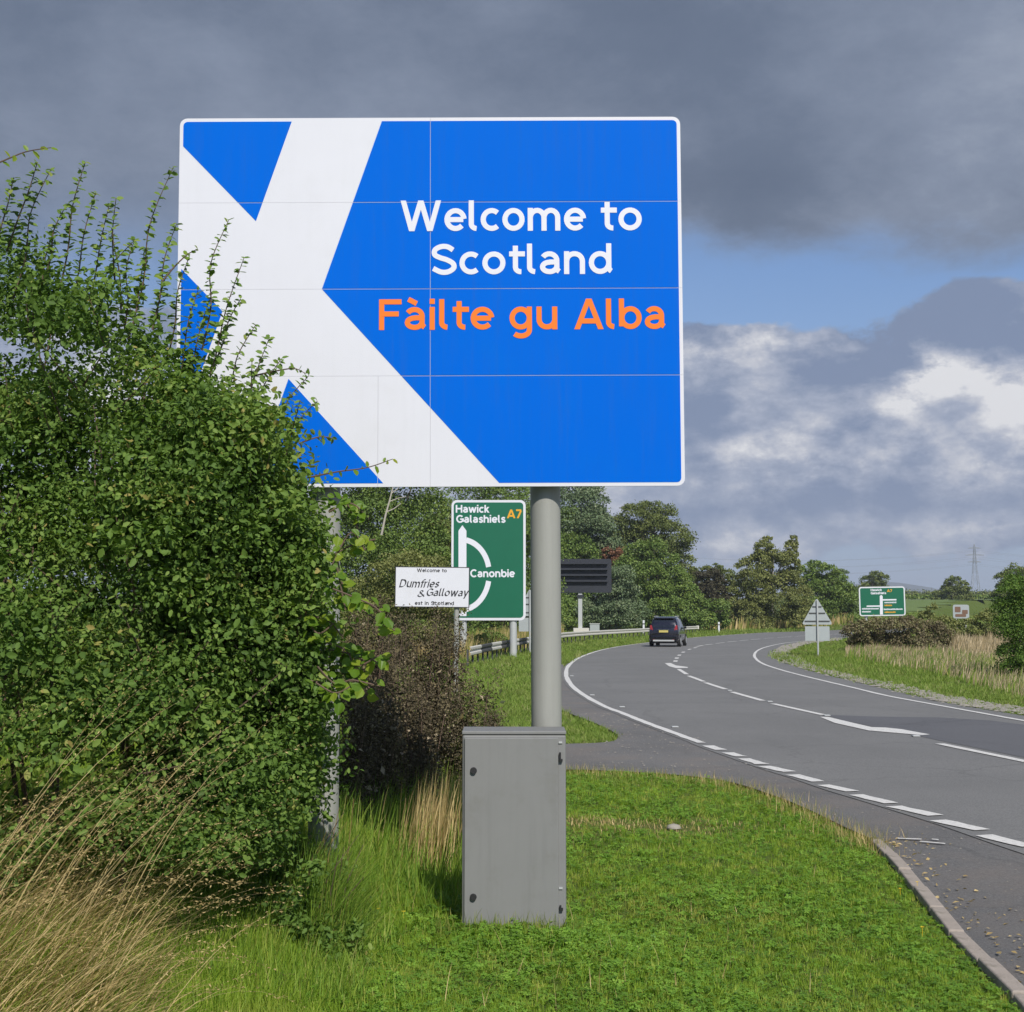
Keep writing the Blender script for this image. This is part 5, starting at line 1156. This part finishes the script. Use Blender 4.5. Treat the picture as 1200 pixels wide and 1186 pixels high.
# reeds left of the cabinet
n = 420; X = r.normal(507, 17, n); dep_ = r.uniform(9.3, 10.4, n); x = (X - 600) / F * dep_; z = H(x, dep_); h = r.uniform(.3, .7, n)
grass_obj('dry_reeds', [blades(x, dep_, z, h, r.uniform(-.9, .9, n), r.uniform(.05, .5, n), r.uniform(.005, .010, n), r, 5, 1.4)], M['straw'])
n = 2600; X = r.uniform(385, 560, n); dep_ = r.uniform(8.0, 11.5, n); x = (X - 600) / F * dep_; z = H(x, dep_); h = r.uniform(.08, .24, n)
grass_obj('rough_grass', [blades(x, dep_, z, h, r.rand(n) * 6.28, r.uniform(.2, 1.2, n), r.uniform(.004, .008, n), r, 4, 1.4)], M['roughgreen'])
n = 2400; X = r.normal(378, 30, n); dep_ = r.uniform(6.9, 7.9, n); x = (X - 600) / F * dep_; z = H(x, dep_); h = r.uniform(.2, .62, n) * np.clip(1.25 - np.abs(X - 375) / 70, .4, 1)
grass_obj('rough_grass', [blades(x, dep_, z, h, r.normal(.1, .9, n), r.uniform(.2, 1.5, n), r.uniform(.003, .007, n), r, 5, 1.3)], M['roughgreen'])
# rough ground growth between the hedge foot and the lawn
n = 5200; X = r.uniform(180, 430, n); dep_ = r.uniform(6.0, 8.6, n); x = (X - 600) / F * dep_; z = H(x, dep_); h = r.uniform(.07, .24, n)
grass_obj('rough_grass', [blades(x, dep_, z, h, r.normal(.2, 1.2, n), r.uniform(.3, 1.3, n), r.uniform(.003, .006, n), r, 4, 1.4)], M['roughgreen'])
n = 2200; X = r.uniform(330, 560, n); dep_ = r.uniform(8.6, 13, n); x = (X - 600) / F * dep_; z = H(x, dep_); h = r.uniform(.15, .5, n)
grass_obj('rough_grass', [blades(x, dep_, z, h, r.normal(.2, 1.2, n), r.uniform(.2, 1.2, n), r.uniform(.005, .009, n), r, 4, 1.4)], M['roughgreen'])
# tan grass behind the barrier and on the outside verge
def band(name, px, n, h0, h1, wd, m, seed, lean=.5, segs=3):
    r = R(seed); P = np.array(gp(px)); lo, hi = P.min(0), P.max(0); q = lo + r.rand(n * 6, 2) * (hi - lo); q = q[inpoly(q[:, 0], q[:, 1], P)]
    q = q[~inpoly(q[:, 0], q[:, 1], road_poly)][:n]; k = len(q); z = H(q[:, 0], q[:, 1])
    D_ = q[:, 1]; h = r.uniform(h0, h1, k) * (.75 + .5 * (np.sin(q[:, 0] * 1.9) * np.sin(q[:, 1] * .6) * .5 + .5))
    wdd = wd * np.maximum(1., D_ / 30.)
    return grass_obj(name, [blades(q[:, 0], q[:, 1], z, h, r.normal(.0, .7, k), r.uniform(.1, lean, k), wdd * r.uniform(.6, 1.4, k), r, segs, 1.4)], m)
band('straw_grass', [(990, 771), (1040, 781), (1085, 788), (1130, 800), (1170, 810), (1230, 829), (1300, 836), (1300, 785), (1200, 772), (1160, 765), (1130, 768), (1100, 765), (1060, 764), (1010, 761), (990, 761)], 12500, .14, .46, .015, M['strawright'], 71, 1.3)
band('green_verge_growth', [(990, 775), (1085, 791), (1170, 812), (1300, 838), (1300, 800), (1200, 780), (1100, 768), (1000, 765)], 3500, .15, .5, .018, M['roughgreen'], 76, .9)
band('straw_grass', [(1110, 764), (1160, 768), (1200, 770), (1200, 758), (1160, 748), (1140, 752)], 3500, .4, .9, .02, M['strawright'], 72, .8)
band('straw_grass', [(822, 739.8), (900, 738.5), (960, 737.6), (1000, 737), (1000, 734), (900, 734.5), (822, 736.5)], 4500, .5, 1.5, .03, M['strawgreen'], 73)
band('straw_grass', [(540, 776), (600, 764), (655, 752), (660, 744), (600, 748), (540, 760)], 9000, .3, 1.0, .018, M['strawgreen'], 74, .6)
band('straw_grass', [(400, 790), (540, 772), (540, 755), (400, 762)], 5000, .4, 1.2, .018, M['straw'], 75, .6)

# ------------------------------------------------------------------ lawn: instanced tufts
def tuft(name, kind, seed, m):
    r = R(seed)
    if kind == 'grass':
        n = 15; x = r.randn(n) * .018; y = r.randn(n) * .018
        v, f, a, _ = blades(x, y, np.full(n, -.012), r.uniform(.03, .075, n), r.rand(n) * 6.28, r.uniform(.2, 1.25, n), r.uniform(.0028, .005, n), r, 3, 1.3)
    else:
        L = []
        for i in range(6):
            c = np.array([r.randn() * .022, r.randn() * .022, r.uniform(.016, .038)]); P = np.repeat(c[None], 3, 0); an = r.rand() * 6.28 + np.array([0, 2.09, 4.19]); al = np.stack([np.cos(an), np.sin(an), np.full(3, .15)], 1)
            tilt = np.array([r.randn() * .25, r.randn() * .25, 1.]); L.append(leaves(P, np.repeat(tilt[None], 3, 0), np.full(3, r.uniform(.010, .017)), r, LEAF_T * [1, 1.5, 1], LEAF_F, along=al))
        n = 5; v, f, a, _ = blades(r.randn(n) * .02, r.randn(n) * .02, np.full(n, -.012), r.uniform(.025, .05, n), r.rand(n) * 6.28, r.uniform(.2, 1.2, n), np.full(n, .003), r, 2, 1.3)
        L.append((v, f, a)); v, f, a = join(L)
    me = mesh_np(name, v, f, a); me.materials.append(m); return bpy.data.objects.new(name, me)
def scatter(name, P, rot, scl, tufts):
    me = bpy.data.meshes.new(name); me.vertices.add(len(P)); me.vertices.foreach_set('co', np.asarray(P, np.float32).ravel())
    a = me.attributes.new('rot', 'FLOAT_VECTOR', 'POINT'); a.data.foreach_set('vector', np.asarray(rot, np.float32).ravel())
    a = me.attributes.new('scl', 'FLOAT_VECTOR', 'POINT'); a.data.foreach_set('vector', np.asarray(scl, np.float32).ravel()); me.update()
    o = link(name, me); g = bpy.data.node_groups.new(name, 'GeometryNodeTree'); g.interface.new_socket('Geometry', in_out='INPUT', socket_type='NodeSocketGeometry'); g.interface.new_socket('Geometry', in_out='OUTPUT', socket_type='NodeSocketGeometry')
    t = NT(g); gi = t.node('NodeGroupInput'); go = t.node('NodeGroupOutput'); ip = t.node('GeometryNodeInstanceOnPoints'); jn = t.node('GeometryNodeJoinGeometry')
    for tf in tufts:
        oi = t.node('GeometryNodeObjectInfo'); oi.inputs['Object'].default_value = tf; oi.inputs['As Instance'].default_value = True; t.l.new(oi.outputs['Geometry'], jn.inputs[0])
    t.l.new(gi.outputs[0], ip.inputs['Points']); t.l.new(jn.outputs[0], ip.inputs['Instance']); ip.inputs['Pick Instance'].default_value = True
    ri = t.node('FunctionNodeRandomValue', data_type='INT'); 
    for s_ in ri.inputs:
        if s_.type == 'INT' and s_.name == 'Min': s_.default_value = 0
        if s_.type == 'INT' and s_.name == 'Max': s_.default_value = len(tufts) - 1
    io = [s_ for s_ in ri.outputs if s_.type == 'INT'][0]; t.l.new(io, ip.inputs['Instance Index'])
    for nm, sk in (('rot', 'Rotation'), ('scl', 'Scale')):
        na = t.node('GeometryNodeInputNamedAttribute', data_type='FLOAT_VECTOR'); na.inputs['Name'].default_value = nm; t.l.new(na.outputs[0], ip.inputs[sk])
    t.l.new(ip.outputs[0], go.inputs[0]); md = o.modifiers.new('scatter', 'NODES'); md.node_group = g; tag(o, kind='stuff'); return o
TG = [tuft('grass_tuft', 'grass', s, M['grass']) for s in range(6)]; TC = [tuft('clover_tuft', 'clover', 20 + s, M['clover']) for s in range(4)]; TV = [tuft('verge_tuft', 'grass', 40 + s, M['vergegrass']) for s in range(5)]
rp, lp = road_poly[::2], layby_poly
def field_pts(n, y0_, y1_, xl, xr, seed, gap=.03):
    r = R(seed); u = r.rand(n); y = y0_ * (y1_ / y0_) ** u; x = (xl + (xr - xl) * r.rand(n)) / F * y
    ok = ~inpoly(x, y, rp) & ~inpoly(x, y, lp); x, y = x[ok], y[ok]; d = dist_poly(x, y, kerb[::3], False); ok = d > .07; return x[ok], y[ok], r
def orient(n, r, s, hs=1.): 
    rot = np.stack([r.randn(n) * .18, r.randn(n) * .18, r.rand(n) * 6.28], 1); sc_ = s * r.uniform(.7, 1.3, n); return rot, np.stack([sc_, sc_, sc_ * hs], 1)
x, y, r = field_pts(64000, 4.6, 16, -760, 800, 81)
lawn_long = sstep(-x, .2, 1.3)                       # longer, coarser grass towards the hedge, short turf on the right
patchy = .5 + .5 * np.sin(x * 2.3 + 1.2) * np.sin(y * 1.9 + x)
rot, scl = orient(len(x), r, 1.0); edge_ = dist_poly(x, y, layby_poly[::2]); k_ = (.62 + .36 * patchy + 1.5 * lawn_long + .45 * np.exp(-((x + .0) ** 2 + (y - 7.7) ** 2) * 4)) * (.55 + .45 * sstep(edge_, 0, .35))
scl *= np.stack([np.maximum(.75, k_ ** .5), np.maximum(.75, k_ ** .5), k_], 1) * np.maximum(1., (y / 9))[:, None] ** .5
wx_, wy_ = ground(735, 966); worn = np.exp(-(((x - wx_) / .75) ** 2 + ((y - wy_) / .38) ** 2)); scl *= (1 - .62 * worn)[:, None]; kp = r.rand(len(x)) > worn * .6; x, y, rot, scl, patchy, lawn_long = x[kp], y[kp], rot[kp], scl[kp], patchy[kp], lawn_long[kp]
P = np.stack([x, y, H(x, y)], 1); clov = (R(5).rand(len(x)) < (.60 * (1 - lawn_long) * (.35 + .65 * patchy)))
scatter('lawn_grass', P[~clov], rot[~clov], scl[~clov], TG); scl2 = scl[clov].copy(); scl2[:, 2] = np.minimum(scl2[:, 2], 1.3); scatter('clover', P[clov], rot[clov], scl2 * 1.15, TC)
x, y, r = field_pts(60000, 14, 60, -700, 750, 82); rot, scl = orient(len(x), r, 1.); scl *= (np.maximum(1.3, y / 11) * 1.05)[:, None]; scl[:, 2] *= np.where(x > 8, .6, .62)
scatter('verge_grass', np.stack([x, y, H(x, y)], 1), rot, scl, TV)
x, y, r = field_pts(42000, 55, 200, -700, 700, 83); rot, scl = orient(len(x), r, 1.); scl *= (y / 13)[:, None]; scl[:, 2] *= .4
scatter('verge_grass', np.stack([x, y, H(x, y)], 1), rot, scl, TV)
# taller seed stalks and stray weeds over the lawn
n = 420; r = R(91); X = r.uniform(300, 960, n); dep_ = r.uniform(6, 11.5, n); x = (X - 600) / F * dep_; ok = ~inpoly(x, dep_, lp) & ~inpoly(x, dep_, rp); x, dep_ = x[ok], dep_[ok]; k = len(x)
grass_obj('stray_stalks', [blades(x, dep_, H(x, dep_), r.uniform(.07, .2, k) * np.where(x > .4, .6, 1), r.rand(k) * 6.28, r.uniform(.1, .9, k), r.uniform(.002, .004, k), r, 4, 1.4)], M['strawgreen'])
# dry growth along the far edge of the lawn
r = R(92); P_ = catmull(gp([(668, 903), (760, 908), (862, 920), (930, 943), (990, 971), (1026, 990)]), 10); n = 2600; i = r.randint(0, len(P_) - 1, n); x = P_[i, 0] + r.randn(n) * .12; y = P_[i, 1] + r.randn(n) * .18 - .12
grass_obj('dry_edge_grass', [blades(x, y, H(x, y), r.uniform(.03, .15, n), r.rand(n) * 6.28, r.uniform(.2, 1.2, n), r.uniform(.002, .005, n), r, 3, 1.4)], M['strawgreen'])
r = R(99); n = 1300; x = wx_ + r.randn(n) * .7; y = wy_ + r.randn(n) * .3
grass_obj('dry_edge_grass', [blades(x, y, H(x, y), r.uniform(.015, .06, n), r.rand(n) * 6.28, r.uniform(.5, 1.5, n), r.uniform(.003, .006, n), r, 3, 1.2)], M['straw'])
# weeds at the foot of the cabinet
r = R(93); n = 260; x = r.uniform(-.42, .42, n); y = YC - r.uniform(.02, .16, n)
grass_obj('cabinet_foot_grass', [blades(x, y, H(x, y), r.uniform(.05, .15, n), r.rand(n) * 6.28, r.uniform(.1, 1., n), r.uniform(.003, .006, n), r, 4, 1.4, rnd=r.rand(n) * .35)], M['strawgreen'])
# small yellow flowers
fl = MB(); fl.tube([(0, 0, 0), (0, 0, .05)], .0012, 4)
for k in range(7):
    a = k * .9; fl.add([(0, 0, .05), (.008 * math.cos(a - .3), .008 * math.sin(a - .3), .054), (.012 * math.cos(a), .012 * math.sin(a), .056), (.008 * math.cos(a + .3), .008 * math.sin(a + .3), .054)], [(0, 1, 2, 3)])
fo_ = None; r = R(94)
for X, Y, lb in ((443, 1072, 'tiny yellow flower in the longer grass left of the cabinet'), (473, 1075, 'tiny yellow flower nearest the left foot of the cabinet'), (1075, 1040, 'tiny yellow flower close to the kerb'), (1055, 1048, 'tiny yellow flower a little way in from the kerb'), (1081, 1094, 'yellow flower lowest down beside the kerb')):
    x, y = ground(X, Y)
    if fo_ is None: fo_ = fl.build('flower', M['flower']); o = fo_
    else: o = fo_.copy(); COL.objects.link(o)
    o.location = (x, y, float(H([x], [y])[0])); o.scale = (1.2,) * 3; tag(o, lb, 'flower', 'small yellow flowers in the grass')
# pale stone lying in the worn strip
st = MB(); r = R(95); P, N = lobe_pts((0, 0, 0), (.06, .04, .028), 1, r)
nn = 10; V = []; Fc = []
for i in range(6):
    for j in range(nn):
        t = math.pi * (i + .5) / 6; ph = 6.283 * j / nn; k = 1 + r.randn() * .06; V.append((.06 * k * math.sin(t) * math.cos(ph), .045 * k * math.sin(t) * math.sin(ph), .028 * k * math.cos(t)))
Fc = [(i * nn + j, i * nn + (j + 1) % nn, (i + 1) * nn + (j + 1) % nn, (i + 1) * nn + j) for i in range(5) for j in range(nn)] + [tuple(range(nn)), tuple(5 * nn + j for j in range(nn - 1, -1, -1))]
o = MB().add(V, Fc).build('stone', M['stone'], smooth=True); x, y = ground(789, 968); o.location = (x, y, float(H([x], [y])[0]) + .03); tag(o, 'pale flat stone lying in the worn strip of the lawn', 'stone')
# rubble edging on the inside of the bend
r = R(96); inner_px = [(983.5, 750.5), (943, 755.5), (930, 759.5), (922, 764), (930, 770), (950, 779.5), (988, 790), (1052, 803.3), (1102, 815), (1140, 822), (1200, 830.5), (1300, 848)]
E1 = np.array(gp([(983.5, 749.2), (943, 753.3), (918, 759), (908, 766), (915, 775), (951, 786), (1001, 798.4), (1041, 808), (1090, 819.5), (1127, 826.5), (1200, 838.5), (1300, 855)])); E2 = np.array(gp(inner_px))
e1, e2 = catmull(E1, 12), catmull(E2, 12)
vs, us = [], []
ico = np.array([[0, 0, 1], [.9, 0, .4], [.28, .85, .4], [-.72, .52, .4], [-.72, -.52, .4], [.28, -.85, .4], [0, 0, -.3]]); icf = np.array([[0, 1, 2], [0, 2, 3], [0, 3, 4], [0, 4, 5], [0, 5, 1]])
n = 3400; i = r.randint(0, len(e1) - 1, n); t = r.rand(n)[:, None] ** .8; P2 = e1[i] * (1 - t) + e2[i] * t + r.randn(n, 2) * .1; S = r.uniform(.03, .10, n) * np.maximum(.8, P2[:, 1] / 40)
an = r.rand(n) * 6.28; ca, sa = np.cos(an), np.sin(an); V = ico[None] * S[:, None, None] * (1 + r.randn(n, 7, 3) * .15); V[:, :, 2] *= .6
V = np.stack([V[:, :, 0] * ca[:, None] - V[:, :, 1] * sa[:, None] + P2[:, 0:1], V[:, :, 0] * sa[:, None] + V[:, :, 1] * ca[:, None] + P2[:, 1:2], V[:, :, 2] + B(P2[:, 1:2])], -1)
tag(link('rubble_edging', mesh_np('rubble_edging', V.reshape(-1, 3), ((np.arange(n) * 7)[:, None, None] + icf[None]).reshape(-1, 3)), M['stone']), kind='stuff')
# loose chippings and leaf litter on the lay-by
r = R(97); P_ = np.array(layby_poly); n = 1100; q = P_.min(0) + r.rand(n * 6, 2) * (np.minimum(P_.max(0), [9, 24]) - P_.min(0)); q = q[inpoly(q[:, 0], q[:, 1], P_)][:n]; n = len(q)
S = r.uniform(.004, .014, n) * np.maximum(.8, q[:, 1] / 12); V = ico[None] * S[:, None, None] * (1 + r.randn(n, 7, 3) * .2); V = np.stack([V[:, :, 0] + q[:, 0:1], V[:, :, 1] + q[:, 1:2], V[:, :, 2] * .7 + B(q[:, 1:2]) - .004], -1)
tag(link('loose_chippings', mesh_np('loose_chippings', V.reshape(-1, 3), ((np.arange(n) * 7)[:, None, None] + icf[None]).reshape(-1, 3)), M['stone']), kind='stuff')
r = R(98); n = 260; kk = kerb[r.randint(0, len(kerb), n)]; P = np.stack([kk[:, 0] + np.abs(r.randn(n)) * .17 + .05, kk[:, 1] + r.randn(n) * .16, np.zeros(n)], 1); P[:, 2] = B(P[:, 1]) + .004
v, f, a = leaves(P, r.randn(n, 3) * .3 + [0, 0, 1], r.uniform(.012, .05, n), r, LEAF_T, LEAF_F); tag(link('leaf_litter', mesh_np('leaf_litter', v, f, a), M['straw']), kind='stuff')

print('total tris', sum(sum(len(p.vertices) - 2 for p in o.data.polygons) if len(o.data.polygons) < 3000 else len(o.data.polygons) for o in SC.objects if o.type == 'MESH'))
# ------------------------------------------------------------------ air
HAZE = 0.0002
if HAZE:
    hz = MB().box(-5200, 6700, -40, 7100, -22, 175).build('haze', None); m, t, o = mat('air'); pv = t.node('ShaderNodeVolumePrincipled')
    pv.inputs['Color'].default_value = (.80, .87, 1., 1); pv.inputs['Density'].default_value = HAZE; pv.inputs['Anisotropy'].default_value = .0
    t.l.new(pv.outputs[0], o.inputs['Volume']); hz.data.materials.append(m); tag(hz, kind='stuff')
